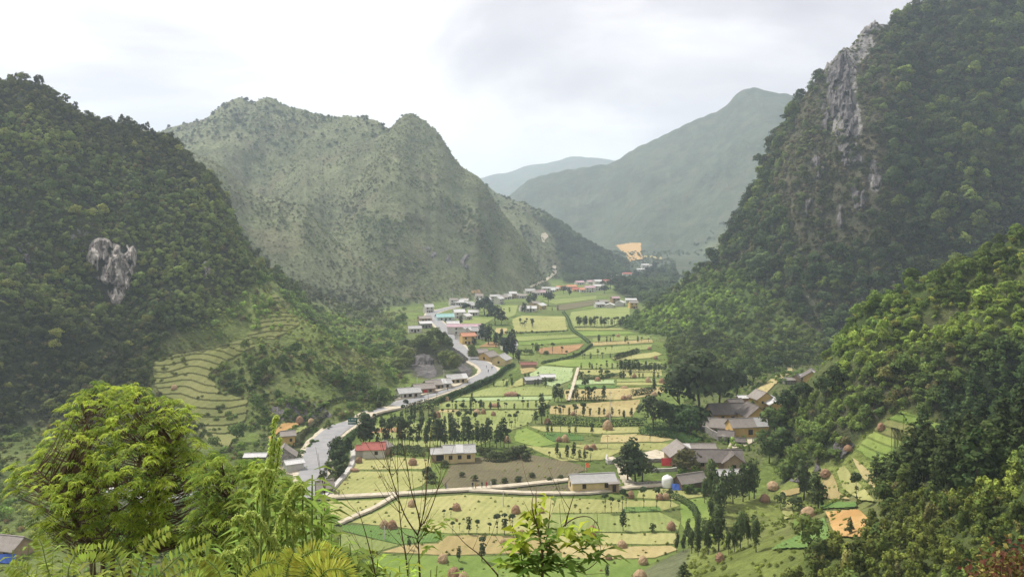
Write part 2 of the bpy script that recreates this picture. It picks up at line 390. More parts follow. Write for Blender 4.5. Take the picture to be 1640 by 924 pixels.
M['wood'] = simple('weathered_wood', (.10, .065, .04), (.18, .12, .08), 3)
M['green_paint'] = simple('sign_green', (.004, .085, .06), (.008, .10, .07), 1, .5)
M['white_paint'] = simple('white_paint', (.70, .70, .68), (.80, .80, .78), 1, .5)
M['pole'] = simple('pole_concrete', (.48, .47, .44), (.60, .59, .56), 2)
M['cloth_r'] = simple('red_cloth', (.62, .05, .06), (.72, .09, .09), 2)
M['orange_cloth'] = simple('flag_cloth', (.75, .12, .05), (.80, .18, .07), 2)
M['skin'] = simple('clothed_figure', (.03, .03, .045), (.08, .06, .07), 5)
def rockmat(name, a, b, c):
    m, t, o = newmat(name)
    gg = N('ShaderNodeNewGeometry', t); mp = N('ShaderNodeMapping', t); mp.inputs['Scale'].default_value = (1, 1, .3); L(gg.outputs['Position'], mp.inputs[0], t)
    col = ramp(t, noise(t, .22, 9, .68, vec=mp.outputs[0], dist=1.2), [(.40, a), (.52, b), (.66, c)])
    col = mixc(t, math_(t, 'MULTIPLY', ramp(t, noise(t, .6, 6, .7, 'World'), [(.55, (0, 0, 0)), (.68, (1, 1, 1))]), .7), col, (.06, .07, .035))
    finish(t, o, col, .92, .12, noise(t, .9, 8, .7, vec=mp.outputs[0]), .8, .9); return m
M['lime'] = rockmat('limestone_white', (.09, .08, .075), (.32, .29, .26), (.62, .57, .52))
M['limegrey'] = rockmat('limestone_grey', (.045, .042, .04), (.11, .10, .10), (.20, .185, .185))
# ------------------------------------------------------------------ vegetation zones on the terrain
ZN = ['floor','A','Alow','R','Rlight','N','Nlight','Npine','Nshrub','B','Bdark','Cdark','far','near','bare','rock','knob','clear','bareA','cliff','Rdry']
ZI = {n: i for i, n in enumerate(ZN)}
HG = GZ - floorz(GY)
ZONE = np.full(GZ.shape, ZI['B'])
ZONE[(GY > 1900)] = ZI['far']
ZONE[(GPX < 690) & (GY > 150) & (GY < 560) & (HG > 1)] = ZI['A']
ZONE[(GPX > 985) & (GY > 395) & (GY < 900) & (HG > 1)] = ZI['R']
ZONE[(GPX > 1130) & (GY <= 395) & (HG > 1)] = ZI['N']
ZONE[(HG <= .8) & (GY < 1900)] = ZI['floor']
ZONE[GY < 95] = np.where(GX[GY < 95] > 25, ZI['Nshrub'], ZI['near'])
def zone(name, poly, dmin=0, dmax=9e9, only=None):
    k = inpoly(GPX, GPY, poly) & (GY > dmin) & (GY < dmax)
    if only: k &= np.isin(ZONE, [ZI[q] for q in only])
    ZONE[k] = ZI[name]
zone('Alow', [(225,560),(330,520),(425,440),(470,475),(570,530),(660,575),(690,620),(560,670),(430,735),(380,745),(330,740),(250,690)], 150, 560, ['A'])
zone('knob', [(625,610),(640,560),(675,520),(725,520),(760,575),(750,605),(700,612)], 430, 520)
zone('Rlight', [(985,560),(1010,500),(1060,470),(1110,435),(1170,425),(1230,470),(1290,520),(1330,545),(1300,575),(1200,590),(1080,585)], 395, 900, ['R'])
zone('Nlight', [(1640,320),(1700,300),(1700,560),(1640,560),(1560,560),(1480,560),(1410,590),(1340,610),(1250,650),(1300,590),(1380,500),(1460,420)], 90, 395, ['N'])
zone('Npine', [(1500,660),(1560,610),(1640,560),(1720,560),(1720,800),(1640,775),(1560,790),(1480,800),(1430,770),(1470,740),(1530,690)], 60, 395)
zone('Nshrub', [(1250,960),(1330,880),(1420,830),(1500,800),(1640,770),(1720,790),(1720,980),(1250,980)], 20, 395)
zone('bare', [(1215,800),(1300,745),(1350,735),(1368,712),(1400,680),(1440,650),(1535,685),(1500,705),(1475,745),(1430,775),(1410,810),(1400,850),(1350,875),(1310,885),(1225,890),(1180,924),(1140,900)], 100, 395)
zone('bare', [(1075,980),(1120,830),(1150,795),(1215,798),(1225,890),(1310,880),(1290,905),(1235,980)], 100, 395)
zone('bareA', [(243,580),(340,555),(400,540),(410,560),(350,585),(335,605),(350,628),(398,642),(390,690),(365,720),(330,712),(300,655),(247,628)], 150, 560)
zone('Bdark', [(560,330),(640,350),(760,290),(800,420),(790,450),(720,430),(660,440),(590,400)], 800, 1500, ['B'])
zone('Bdark', [(370,350),(470,430),(600,470),(660,480),(640,530),(560,510),(450,460),(390,400)], 560, 1000, ['B'])
zone('Cdark', [(850,342),(870,350),(990,408),(1010,435),(950,462),(905,466),(898,425),(888,385)], 1200, 1900)
zone('Rdry', [(1262,215),(1300,130),(1330,80),(1380,40),(1432,22),(1425,120),(1425,240),(1432,330),(1410,390),(1350,410),(1290,430),(1235,300)], 450, 900, ['R'])
zone('rock', [(1318,92),(1350,66),(1392,40),(1405,75),(1372,110),(1378,170),(1384,225),(1336,225),(1325,170)], 500, 900)
zone('rock', [(1395,22),(1425,28),(1420,55),(1390,52)], 500, 900)
zone('rock', [(1385,270),(1410,280),(1415,310),(1395,310)], 400, 900)
zone('Cdark', [(1030,445),(1080,425),(1085,490),(1035,490),(1000,476),(985,470),(990,456)], 700, 1900)
zone('rock', [(625,470+40),(660,500),(655,545),(640,560)], 1, 2)
zone('clear', [(1095,640),(1160,610),(1250,588),(1345,575),(1345,628),(1265,645),(1240,690),(1222,740),(1190,795),(1090,795)], 200, 520)
zone('cliff', [(140,385),(216,390),(222,430),(204,465),(190,492),(172,488),(150,450)], 200, 560)
zone('cliff', [(655,570),(680,560),(702,572),(714,600),(690,608),(660,604)], 400, 520)
zone('cliff', [(724,540),(742,548),(758,580),(760,604),(742,606),(730,585),(722,568)], 400, 520)
zone('clear', [(395,735),(420,690),(500,660),(560,655),(480,740)], 150, 400)
ZONE[(ZONE == ZI['floor']) & (GY > 400) & (GY < 760) & (GPX < 650)] = ZI['Alow']
ZONE[(ZONE == ZI['B']) & (GY > 540) & (GY < 760) & (GPX < 690) & (GPX > 380) & (GPY > 440)] = ZI['Alow']
ZONE[(ZONE == ZI['floor']) & (GY < 330) & (GPX < 390)] = ZI['Alow']
ZONE[(ZONE == ZI['floor']) & (GY > 430) & (GY < 900) & (GPX > 1070)] = ZI['Rlight']
ZONE[(ZONE == ZI['floor']) & (GY > 1330)] = ZI['far']
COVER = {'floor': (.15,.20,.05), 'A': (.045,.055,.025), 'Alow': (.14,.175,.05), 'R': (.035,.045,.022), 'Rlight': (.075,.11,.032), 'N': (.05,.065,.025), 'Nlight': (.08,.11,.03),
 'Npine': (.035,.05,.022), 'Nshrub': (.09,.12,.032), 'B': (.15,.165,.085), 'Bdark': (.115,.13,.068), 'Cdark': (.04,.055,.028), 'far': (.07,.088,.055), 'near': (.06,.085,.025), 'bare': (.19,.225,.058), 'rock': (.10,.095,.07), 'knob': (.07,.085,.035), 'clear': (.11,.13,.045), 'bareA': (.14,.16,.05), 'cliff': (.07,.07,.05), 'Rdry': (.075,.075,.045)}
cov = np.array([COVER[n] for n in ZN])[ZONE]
# soften the borders between covers
for ax in (0, 1):
    for _ in range(2): cov = (cov + np.roll(cov, 1, ax) + np.roll(cov, -1, ax)) / 3
gy_ = np.gradient(GZ, axis=0) / np.gradient(GY, axis=0); gx_ = np.gradient(GZ, axis=1) / np.maximum(np.gradient(GX, axis=1), 1e-6)
SLOPE = np.hypot(gx_, gy_)
rock = np.where(ZONE == ZI['rock'], .8, 0.) + np.where(np.isin(ZONE, [ZI[q] for q in ('A','R','B','Bdark','far')]), np.clip((SLOPE - 1.0) * .45, 0, .33), 0)
for _ in range(2): rock = (rock + np.roll(rock, 1, 1) + np.roll(rock, -1, 1)) / 3
nr, nc = GZ.shape
# rocky relief on bare rock
GZ2 = GZ + np.where(rock > .4, (fbm(GX / 7, GY / 7 + GZ / 25, 4, True) - .5) * 9, 0)
idx = np.arange(nr * nc).reshape(nr, nc)
quads = np.stack([idx[:-1, :-1], idx[:-1, 1:], idx[1:, 1:], idx[1:, :-1]], -1).reshape(-1, 4)
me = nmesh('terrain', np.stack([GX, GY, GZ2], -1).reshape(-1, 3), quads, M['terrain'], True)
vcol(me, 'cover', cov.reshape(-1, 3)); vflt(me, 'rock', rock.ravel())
tag(link('terrain', me), kind='structure', label='green valley floor and karst mountain slopes')
# the hill goes on round and behind the camera
def sheet(name, x0, x1, y0, y1, n, mat):
    xs = np.linspace(x0, x1, n); ys = np.linspace(y0, y1, n); X, Y = np.meshgrid(xs, ys); Z = height(X, np.minimum(Y, 1.5)) - .5
    i = np.arange(n * n).reshape(n, n); q = np.stack([i[:-1, :-1], i[:-1, 1:], i[1:, 1:], i[1:, :-1]], -1).reshape(-1, 4)
    return link(name, nmesh(name, np.stack([X, Y, Z], -1).reshape(-1, 3), q, mat, True))
tag(sheet('hill', -260, 260, -130, 1.4, 40, FM['G']), kind='structure', label='grassy hillside rising behind the viewpoint')

# ------------------------------------------------------------------ sheets draped on slopes
def drape(name, poly, mat, lift=.35, step=1.0, dmin=100, tear=.12):
    xs = np.arange(min(p[0] for p in poly), max(p[0] for p in poly) + step, step); ys = np.arange(min(p[1] for p in poly), max(p[1] for p in poly) + step, step)
    Xp, Yp = np.meshgrid(xs, ys); wob = (fbm(Xp / 6, Yp / 6, 2) - .5) * 4
    ins = inpoly(Xp + wob, Yp + wob * .6, poly); V = []; id_ = -np.ones(Xp.shape, int)
    for j in range(Xp.shape[0]):
        for i in range(Xp.shape[1]):
            if ins[j, i]:
                h = hit(Xp[j, i], Yp[j, i], dmin)
                if h is None: continue
                id_[j, i] = len(V); V.append((h.x, h.y, h.z + lift))
    Fc = []
    for j in range(Xp.shape[0] - 1):
        for i in range(Xp.shape[1] - 1):
            q = (id_[j + 1, i], id_[j + 1, i + 1], id_[j, i + 1], id_[j, i])
            if min(q) >= 0:
                yy = [V[k][1] for k in q]
                if max(yy) - min(yy) < tear * yy[0]: Fc.append(q)
    if not Fc: return None
    o = link(name, pmesh(name, V, Fc, mat, True)); return o

# flat fields on the valley floor: slabs with real edges
FIELDN = [0]
def field(code, poly, label=None, hgt=None):
    pts = [flo(*p) for p in poly]; out = []
    for a, b in zip(pts, pts[1:] + pts[:1]):
        n = max(1, int((b - a).length / 5))
        for i in range(n):
            p = a.lerp(b, i / n); dd = .5 if i else .2
            out.append((p.x + random.uniform(-dd, dd), p.y + random.uniform(-dd, dd)))
    FIELDN[0] += 1
    h = (hgt or random.uniform(.04, .12)) + FIELDN[0] * .005
    n = len(out); V = [(x, y, -.3) for x, y in out] + [(x, y, h) for x, y in out]
    ar = sum(out[i][0] * out[(i + 1) % n][1] - out[(i + 1) % n][0] * out[i][1] for i in range(n))
    top = tuple(range(n, 2 * n)) if ar > 0 else tuple(range(2 * n - 1, n - 1, -1))
    Fc = [top] + [(i, (i + 1) % n, n + (i + 1) % n, n + i) if ar > 0 else ((i + 1) % n, i, n + i, n + (i + 1) % n) for i in range(n)]
    o = link('field', pmesh('field', V, Fc, FM[code])); tag(o, kind='structure'); return o
FIELDS = [
 ('Y',[(562,728),(690,735),(690,751),(558,751)]), ('Y',[(557,755),(680,755),(690,762),(676,778),(640,789),(526,792),(536,778)]),
 ('Y',[(524,803),(622,800),(598,814),(560,829),(546,834),(530,822)]), ('Y',[(642,799),(745,792),(800,795),(880,798),(888,804),(872,854),(720,854),(640,845),(562,837),(604,820)]),
 ('V',[(548,841),(600,842),(660,848),(712,857),(700,867),(640,871),(600,862),(550,850)]), ('L',[(550,852),(600,864),(640,873),(600,884),(540,880)]),
 ('T',[(716,858),(880,857),(1008,878),(1000,885),(860,886),(700,888),(610,884),(645,874),(700,870)]),
 ('G',[(600,890),(700,891),(860,890),(1000,897),(1060,896),(1150,902),(1220,935),(1100,985),(560,985)]),
 ('Y',[(892,798),(1075,803),(1088,810),(1060,818),(960,822),(880,821)]), ('L',[(880,824),(1058,821),(1088,836),(1084,851),(880,852)]),
 ('Y',[(890,855),(1088,854),(1082,871),(890,873)]), ('T',[(900,876),(1075,874),(1084,880),(1050,893),(900,894)]), ('V',[(1000,812),(1055,811),(1060,818),(998,821)]),
 ('Y',[(1024,786),(1056,783),(1128,784),(1128,794),(1085,801),(1020,797)]), ('G',[(1092,803),(1130,797),(1145,825),(1150,860),(1100,866),(1092,840)]),
 ('G',[(1090,884),(1150,868),(1200,880),(1210,905),(1130,905),(1070,893)]),
 ('D',[(706,770),(722,746),(760,733),(850,729),(928,744),(940,752),(914,763),(860,773),(760,782),(715,783)]), ('D',[(800,786),(870,779),(915,775),(1000,779),(985,785),(930,789),(850,789)]),
 ('Y',[(843,714),(870,717),(1000,720),(985,728),(965,737),(900,739),(875,729)]), ('G',[(826,690),(843,686),(893,711),(860,716),(825,707)]), ('V',[(868,694),(905,693),(933,698),(935,705),(885,707)]),
 ('Y',[(848,683),(960,685),(1022,684),(1025,693),(960,695),(870,691)]), ('T',[(966,697),(1070,695),(1078,704),(1060,708),(962,709)]), ('Y',[(912,713),(975,711),(1060,710),(1105,714),(1060,722),(1002,720),(935,718)]),
 ('T',[(882,651),(960,645),(1026,640),(1020,655),(1012,667),(955,668),(880,663)]), ('W',[(735,638),(800,637),(884,635),(885,640),(800,642),(726,642)]),
 ('L',[(705,644),(725,643),(800,643),(880,642),(874,655),(800,655),(703,655)]), ('L',[(700,662),(800,657),(862,657),(846,680),(820,689),(690,700),(600,703),(598,682),(690,676)]), ('L',[(622,708),(790,704),(765,714),(640,717)]), ('B',[(590,687),(640,685),(645,692),(592,694)]),
 ('L',[(745,632),(790,620),(884,620),(885,633),(800,635),(738,636)]), ('T',[(705,656),(735,657),(730,661),(700,661)]),
 ('T',[(905,625),(1000,622),(1063,620),(1060,630),(1010,640),(905,641)]), ('V',[(910,617),(988,618),(985,622),(910,622)]),
 ('Y',[(835,506),(905,507),(908,530),(825,532),(820,512)]), ('L',[(815,540),(920,536),(930,540),(815,548)]), ('G',[(815,549),(935,541),(930,549),(815,554)]), ('B',[(862,558),(935,551),(925,560),(905,567),(865,567)]),
 ('L',[(915,500),(975,493),(1008,492),(1010,524),(920,524),(912,508)]), ('Y',[(920,526),(1008,526),(1028,522),(1015,529),(925,529)]), ('G',[(925,531),(1014,531),(1018,535),(930,539)]),
 ('L',[(950,542),(1040,537),(1042,543),(950,548)]), ('T',[(945,549),(1045,544),(1045,549),(950,554)]), ('L',[(930,565),(955,557),(1045,552),(1040,559),(960,569),(930,569)]),
 ('Y',[(980,574),(1050,564),(1060,568),(1040,574),(990,578)]), ('G',[(900,577),(978,575),(985,583),(915,588),(870,584)]), ('W',[(868,587),(918,590),(914,610),(885,620),(845,603)]),
 ('L',[(925,585),(1058,580),(1060,589),(930,591)]), ('Y',[(925,593),(1060,592),(1060,603),(990,605),(930,606)]), ('L',[(988,608),(1062,607),(1062,611),(988,612)]), ('Y',[(988,613),(1062,613),(1062,617),(988,618)]),
 ('W',[(918,610),(984,609),(984,615),(915,617)]), ('Y',[(808,625),(835,606),(848,612),(835,618)]), ('T',[(833,591),(855,589),(860,594),(836,600)]),
 ('D',[(889,490),(958,480),(965,486),(905,497),(892,497)]), ('L',[(868,482),(955,474),(955,479),(890,488)]), ('L',[(745,509),(790,511),(775,520),(724,521),(716,515)]), ('L',[(792,491),(830,489),(825,505),(802,515),(792,505)]),
 ('T',[(795,526),(812,526),(812,535),(793,535)]), ('B',[(780,549),(800,548),(797,556),(768,556)]), ('L',[(796,612),(815,608),(806,620),(790,619)]),
]
for c, p in FIELDS: field(c, p)
# thin dark-grass baulks between the fields
# hillside plots, right
for c, p in [('O',[(1322,822),(1375,818),(1392,835),(1388,864),(1340,862),(1330,845)]), ('V',[(1278,858),(1320,830),(1331,862),(1302,880),(1232,882)]), ('T',[(1318,764),(1335,762),(1345,790),(1362,802),(1312,800)]),
             ('Y',[(1338,752),(1352,747),(1380,780),(1405,808),(1375,803),(1350,785)]), ('V',[(1312,806),(1370,806),(1375,815),(1310,818)]), ('T',[(1362,732),(1376,741),(1410,772),(1405,790),(1380,767)]), ('T',[(1250,786),(1285,782),(1282,792),(1252,797)]), ('Y',[(1252,806),(1268,802),(1270,830),(1255,835)]), ('T',[(1210,625),(1245,600),(1268,585),(1270,597),(1240,618),(1220,640)]),
             ('O',[(428,700),(450,680),(485,675),(475,685),(445,695),(432,712)]), ('L',[(462,690),(490,682),(498,690),(470,697)]), ('O',[(984,393),(1026,389),(1030,417),(1008,420),(998,406)]), ('B',[(753,466),(768,463),(772,470),(756,471)]), ('B',[(738,478),(748,476),(746,482),(737,482)]), ('T',[(1023,409),(1060,413),(1062,417),(1024,413)])]:
    o = drape('hillside_plot', p, FM[c], 1.5 if p[0][1] < 420 else .4, 1.0, tear=.4 if p[0][1] < 420 else .12)
    if o: tag(o, kind='structure')
# terraces: every step its own piece
def terraces(poly, step, label, code1='L', code2='Y', dmin=150):
    root = empty('terraced_slope', (0, 0, 0)); tag(root, kind='structure', label=label)
    xs = np.arange(min(p[0] for p in poly), max(p[0] for p in poly), 1.2); ys = np.arange(min(p[1] for p in poly), max(p[1] for p in poly), 1.0)
    Xp, Yp = np.meshgrid(xs, ys); wob = (fbm(Xp / 7, Yp / 7, 2) - .5) * 8; ins = inpoly(Xp + wob, Yp, poly)
    Hh = np.full((*Xp.shape, 3), np.nan)
    for j in range(Xp.shape[0]):
        for i in range(Xp.shape[1]):
            if ins[j, i]:
                h = hit(Xp[j, i], Yp[j, i], dmin)
                if h: Hh[j, i] = h
    warp = (fbm(Hh[..., 0] / 18, Hh[..., 1] / 18, 2) - .5) * step * 2.2
    lev = np.floor((Hh[..., 2] + np.nan_to_num(warp)) / step)
    for lv in np.unique(lev[~np.isnan(lev)]):
        V = []; id_ = -np.ones(Xp.shape, int); Fc = []
        for j, i in zip(*np.where(np.abs(lev - lv) < .5)):
            id_[j, i] = len(V); t_ = (Hh[j, i, 2] + warp[j, i]) / step - lv
            V.append((Hh[j, i, 0], Hh[j, i, 1], Hh[j, i, 2] + .35 + (step * .2 * (1 - t_))))
        for j in range(Xp.shape[0] - 1):
            for i in range(Xp.shape[1] - 1):
                q = (id_[j + 1, i], id_[j + 1, i + 1], id_[j, i + 1], id_[j, i])
                if min(q) >= 0: Fc.append(q)
        if len(Fc) < 3: continue
        # front bank of the step
        b = len(V)
        low = {}
        for i in range(Xp.shape[1]):
            jj = np.where(id_[:, i] >= 0)[0]
            if len(jj): low[i] = id_[jj[-1], i]
        ks = sorted(low)
        for a_, b_ in zip(ks[:-1], ks[1:]):
            if b_ == a_ + 1:
                p, q = V[low[a_]], V[low[b_]]
                V += [(p[0], p[1] - .25, p[2] - step * .35), (q[0], q[1] - .25, q[2] - step * .35)]; n_ = len(V)
                Fc.append((n_ - 2, n_ - 1, low[b_], low[a_]))
        link('terrace', pmesh('terrace', V, Fc, FM[random.choice([code1, code2, 'H' if code1 == 'H' else 'G', code1])]), root)
terraces([(243,582),(300,562),(345,556),(402,540),(408,556),(355,583),(335,603),(350,628),(398,642),(388,690),(365,718),(330,708),(300,655),(249,626)], 2.0, 'light green terraced plots stepping up the left hillside', 'H', 'H')
terraces([(395,540),(420,505),(440,470),(470,490),(480,520),(440,545)], 2.2, 'small upper terraces on the left hillside', 'H', 'H')
terraces([(1372,722),(1400,690),(1440,660),(1522,686),(1500,706),(1470,746),(1430,772)], 1.8, 'green terraced plots on the right hillside', 'G', 'H', 90)

# ------------------------------------------------------------------ road, paths
def smooth(pts, n=6):
    out = []
    P_ = [pts[0]] + list(pts) + [pts[-1]]
    for i in range(1, len(P_) - 2):
        a, b, c, d = P_[i - 1], P_[i], P_[i + 1], P_[i + 2]
        for k in range(n):
            t = k / n
            out.append(.5 * ((2 * b) + (c - a) * t + (2 * a - 5 * b + 4 * c - d) * t * t + (3 * b - a - 3 * c + d) * t ** 3))
    out.append(P_[-2]); return out
def ribbon(name, pts, wd, mat, z=.6, depth=.8, wob=0.0):
    pts = smooth([Vector((p.x, p.y, 0)) for p in pts]); V = []; Fc = []
    for i, p in enumerate(pts):
        d = (pts[min(i + 1, len(pts) - 1)] - pts[max(i - 1, 0)]).normalized(); s = Vector((d.y, -d.x, 0))
        wl, wr = wd / 2 + random.uniform(-wob, wob), wd / 2 + random.uniform(-wob, wob)
        zl = max(z, float(hz(p.x, p.y)) + .25)
        for q, zz in ((p - s * (wl + depth * .5), zl - depth), (p - s * wl, zl), (p + s * wr, zl), (p + s * (wr + depth * .5), zl - depth)): V.append((q.x, q.y, zz))
    for i in range(len(pts) - 1):
        for k in range(3): Fc.append((4 * i + k, 4 * i + k + 1, 4 * i + 5 + k, 4 * i + 4 + k))
    return tag(link(name, pmesh(name, V, Fc, mat)), kind='structure')
ROAD = [flo(*p) for p in [(500,800),(501,765),(505,737),(516,712),(540,689),(578,668),(628,652),(682,635),(732,618),(768,607),(783,597),(776,586),(752,573),(733,556),(718,538),(706,522),(694,511),(690,504),(704,498),(735,490)]]
ribbon('verge', ROAD, 11.5, M['dirt'], .42, .6, .5)
ribbon('road', ROAD, 8.2, M['asphalt'], .60, .12)
PATH1 = [flo(*p) for p in [(505,800),(560,797),(640,793),(700,789),(752,786),(800,782),(860,776),(914,770)]]
PATH2 = [flo(*p) for p in [(752,787),(795,789),(834,791),(880,792),(941,791),(985,786),(1014,782),(1056,779),(1066,778)]]
PATH3 = [flo(*p) for p in [(636,794),(622,802),(600,815),(570,828),(540,842)]]
ribbon('path', PATH1, 2.3, M['dirt'], .75, .4, .15); ribbon('path', PATH2, 1.9, M['dirt'], .70, .4, .15); ribbon('path', PATH3, 1.5, M['dirt'], .68, .4, .12)
ribbon('path', [flo(*p) for p in [(1012,782),(1002,768),(996,752),(990,742),(975,735)]], 2.6, M['dirt'], .72, .4, .2)
ribbon('path', [flo(*p) for p in [(910,643),(916,626),(921,608),(926,590)]], 1.4, M['dirt'], .66, .3, .1)
ribbon('path', [flo(*p) for p in [(520,797),(540,776),(560,752),(565,738),(566,722)]], 1.3, M['concrete'], .8, .5, .05)
o = drape('dirt_track', [(866,376),(874,372),(878,380),(870,392),(876,404),(872,396),(866,384)], M['dirt'], .8, .8, 700)
if o: tag(o, kind='structure')
o = drape('dirt_track', [(884,425),(891,424),(890,440),(874,452),(850,462),(846,459),(872,447),(884,436)], M['dirt'], .8, .8, 700)
if o: tag(o, kind='structure')
# ------------------------------------------------------------------ rock faces standing out of the slopes
def rockface(poly, mat, label, out=2.5, dmin=150, step=1.5):
    xs = np.arange(min(p[0] for p in poly) - 4, max(p[0] for p in poly) + 4, step); ys = np.arange(min(p[1] for p in poly) - 4, max(p[1] for p in poly) + 4, step)
    Xp, Yp = np.meshgrid(xs, ys); wob = (fbm(Xp / 9, Yp / 9, 3) - .5) * 16
    ins = inpoly(Xp + wob, Yp + wob * .5, poly).astype(float); s = ins.copy()
    for _ in range(3):
        for ax in (0, 1): s = (s + np.roll(s, 1, ax) + np.roll(s, -1, ax)) / 3
    rg = fbm(Xp / 9, Yp / 26, 5, True) - .45; s = s * sstep(.3, .48, fbm(Xp / 11 + 3, Yp / 20, 4))
    V = []; id_ = -np.ones(Xp.shape, int); Fc = []
    for j in range(Xp.shape[0]):
        for i in range(Xp.shape[1]):
            if s[j, i] > .04:
                h = hit(Xp[j, i], Yp[j, i], dmin)
                if h is None: continue
                d = (-1.2 + 2.2 * s[j, i]) * out * .6 + rg[j, i] * out * 2.2 * s[j, i]
                dirv = (Vector((0, 0, CAMZ + 15)) - h); dirv.z *= .25; dirv.normalize()
                id_[j, i] = len(V); V.append(h + dirv * d)
    for j in range(Xp.shape[0] - 1):
        for i in range(Xp.shape[1] - 1):
            q = (id_[j + 1, i], id_[j + 1, i + 1], id_[j, i + 1], id_[j, i])
            if min(q) >= 0 and max(V[k].y for k in q) - min(V[k].y for k in q) < .1 * V[q[0]].y: Fc.append(q)
    if Fc: tag(link('rock_face', pmesh('rock_face', V, Fc, mat)), kind='structure', label=label)
rockface([(143,388),(165,380),(190,392),(216,394),(220,425),(208,440),(204,462),(188,488),(176,486),(170,455),(152,446),(140,415)], M['lime'], 'white streaked limestone cliff on the left mountain', 5)
rockface([(326,420),(338,415),(338,440),(328,446)], M['lime'], 'small pale rock scar on the left mountain', 3)
rockface([(18,395),(48,388),(52,420),(25,425)], M['limegrey'], 'grey rock outcrop high on the left edge', 3)
rockface([(1326,100),(1345,76),(1366,84),(1372,120),(1366,160),(1376,200),(1360,226),(1336,215),(1328,160)], M['limegrey'], 'grey limestone cliff at the top of the right tower', 6, 400)
for q in [[(1345,232),(1374,226),(1380,262),(1352,268)], [(1302,250),(1316,244),(1318,290),(1305,300)], [(1364,296),(1382,288),(1386,332),(1370,338)], [(1316,150),(1326,150),(1328,200),(1318,215)], [(1340,330),(1352,326),(1354,362),(1343,366)], [(1290,320),(1300,316),(1302,345),(1292,350)]]:
    rockface(q, M['limegrey'], 'streaky grey rock breaking through the brush of the right tower', 4, 400)
rockface([(1388,32),(1420,30),(1408,52),(1384,58)], M['limegrey'], 'grey rock crest on the right mountain', 4, 400)
rockface([(1390,250),(1412,262),(1410,305),(1396,300)], M['limegrey'], 'grey rock scar midway down the right mountain', 4, 400)
rockface([(1270,380),(1280,400),(1278,425),(1268,410)], M['limegrey'], 'small grey rock scar low on the right mountain', 3, 400)
rockface([(660,572),(680,566),(700,575),(712,598),(690,606),(664,600)], M['limegrey'], 'pale broken rock at the foot of the knoll', 2.5, 300)
rockface([(722,545),(740,552),(752,580),(756,598),(745,602),(732,585),(722,570)], M['limegrey'], 'dark bare rock wall of the knoll beside the road bend', 2.5, 300)
rockface([(668,378),(676,380),(675,388),(668,387)], M['lime'], 'small white quarry scar on the middle mountain', 3, 600)
for q in [[(692,402),(697,404),(699,418),(694,420)], [(716,406),(722,405),(723,424),(718,420)], [(738,420),(748,408),(764,402),(758,416),(744,430)], [(676,392),(690,396),(684,404)]]:
    rockface(q, M['limegrey'], 'pale cliff band low on the middle mountain', 6, 600)
rockface([(1262,772),(1290,735),(1320,715),(1352,700),(1368,712),(1345,735),(1320,750),(1290,770)], M['limegrey'], 'grey limestone rubble slope beside the right terraces', 1.2, 90)
rockface([(430,655),(470,640),(520,648),(530,665),(490,676),(445,672)], M['limegrey'], 'dark rock ledges above the road', 1.2, 150)
rockface([(566,628),(590,618),(600,632),(578,642)], M['limegrey'], 'dark rock ledge beside the road pole', 1.5, 150)

# ------------------------------------------------------------------ foliage meshes
def leafset(lobes, n, leaf, seed, flat=.0, shell=.7):
    """leaf faces spread through the shells of several lobes; returns verts, quads, normals, random"""
    r = np.random.default_rng(seed); cs = np.array([l[0] for l in lobes], float); rs = np.array([l[1] if hasattr(l[1], '__len__') else (l[1],) * 3 for l in lobes], float)
    wt = rs.prod(1) ** (2 / 3); wt /= wt.sum(); k = r.choice(len(lobes), n, p=wt)
    d = r.normal(size=(n, 3)); d /= np.linalg.norm(d, axis=1)[:, None]; d[:, 2] = np.where(d[:, 2] < -.35, -d[:, 2], d[:, 2])
    rad = shell + (1 - shell) * r.random(n) ** .6
    c = cs[k] + d * rs[k] * rad[:, None] * r.uniform(.88, 1.12, (n, 1))
    ctr = (cs * wt[:, None]).sum(0); out = c - ctr; out /= np.linalg.norm(out, axis=1)[:, None] + 1e-6
    nn = d * .8 + out * .3 + r.normal(size=(n, 3)) * .55 + np.array([0, 0, flat]); nn /= np.linalg.norm(nn, axis=1)[:, None]
    a = np.cross(nn, r.normal(size=(n, 3))); a /= np.linalg.norm(a, axis=1)[:, None]; b = np.cross(nn, a)
    s = leaf * r.uniform(.55, 1.35, (n, 1)); s2 = s * r.uniform(.45, .9, (n, 1))
    V = np.stack([c - a * s, c - b * s2, c + a * s, c + b * s2], 1).reshape(-1, 3)
    Q = np.arange(n * 4).reshape(n, 4)
    nv = d * .7 + out * .35 + nn * .35; nv /= np.linalg.norm(nv, axis=1)[:, None]
    return V, Q, np.repeat(nv, 4, 0), np.repeat(r.random(n), 4)
def leafmesh(name, parts, mat):
    V = np.concatenate([p[0] for p in parts]); off = np.cumsum([0] + [len(p[0]) for p in parts[:-1]])
    Q = np.concatenate([p[1] + o_ for p, o_ in zip(parts, off)]); nv = np.concatenate([p[2] for p in parts]); lr = np.concatenate([p[3] for p in parts])
    me = nmesh(name, V, Q, mat, True); vflt(me, 'lr', lr); me.normals_split_custom_set_from_vertices(nv.tolist()); return me
def lobes_broad(seed, n=8, R=.30, z0=.62, spread=.25, flat=.75):
    r = random.Random(seed); out = [((0, 0, z0 + .05), (R, R, R * flat))]
    for i in range(n):
        a = i / n * 6.283 + r.uniform(-.4, .4); q = spread * r.uniform(.6, 1.25); s = R * r.uniform(.45, .8)
        out.append(((math.cos(a) * q, math.sin(a) * q, z0 + r.uniform(-.2, .2)), (s, s, s * flat)))
    for i in range(3):
        a = r.uniform(0, 6.28); q = spread * .4; s = R * r.uniform(.45, .65); out.append(((math.cos(a) * q, math.sin(a) * q, z0 + r.uniform(.15, .26)), (s, s, s * .8)))
    return out
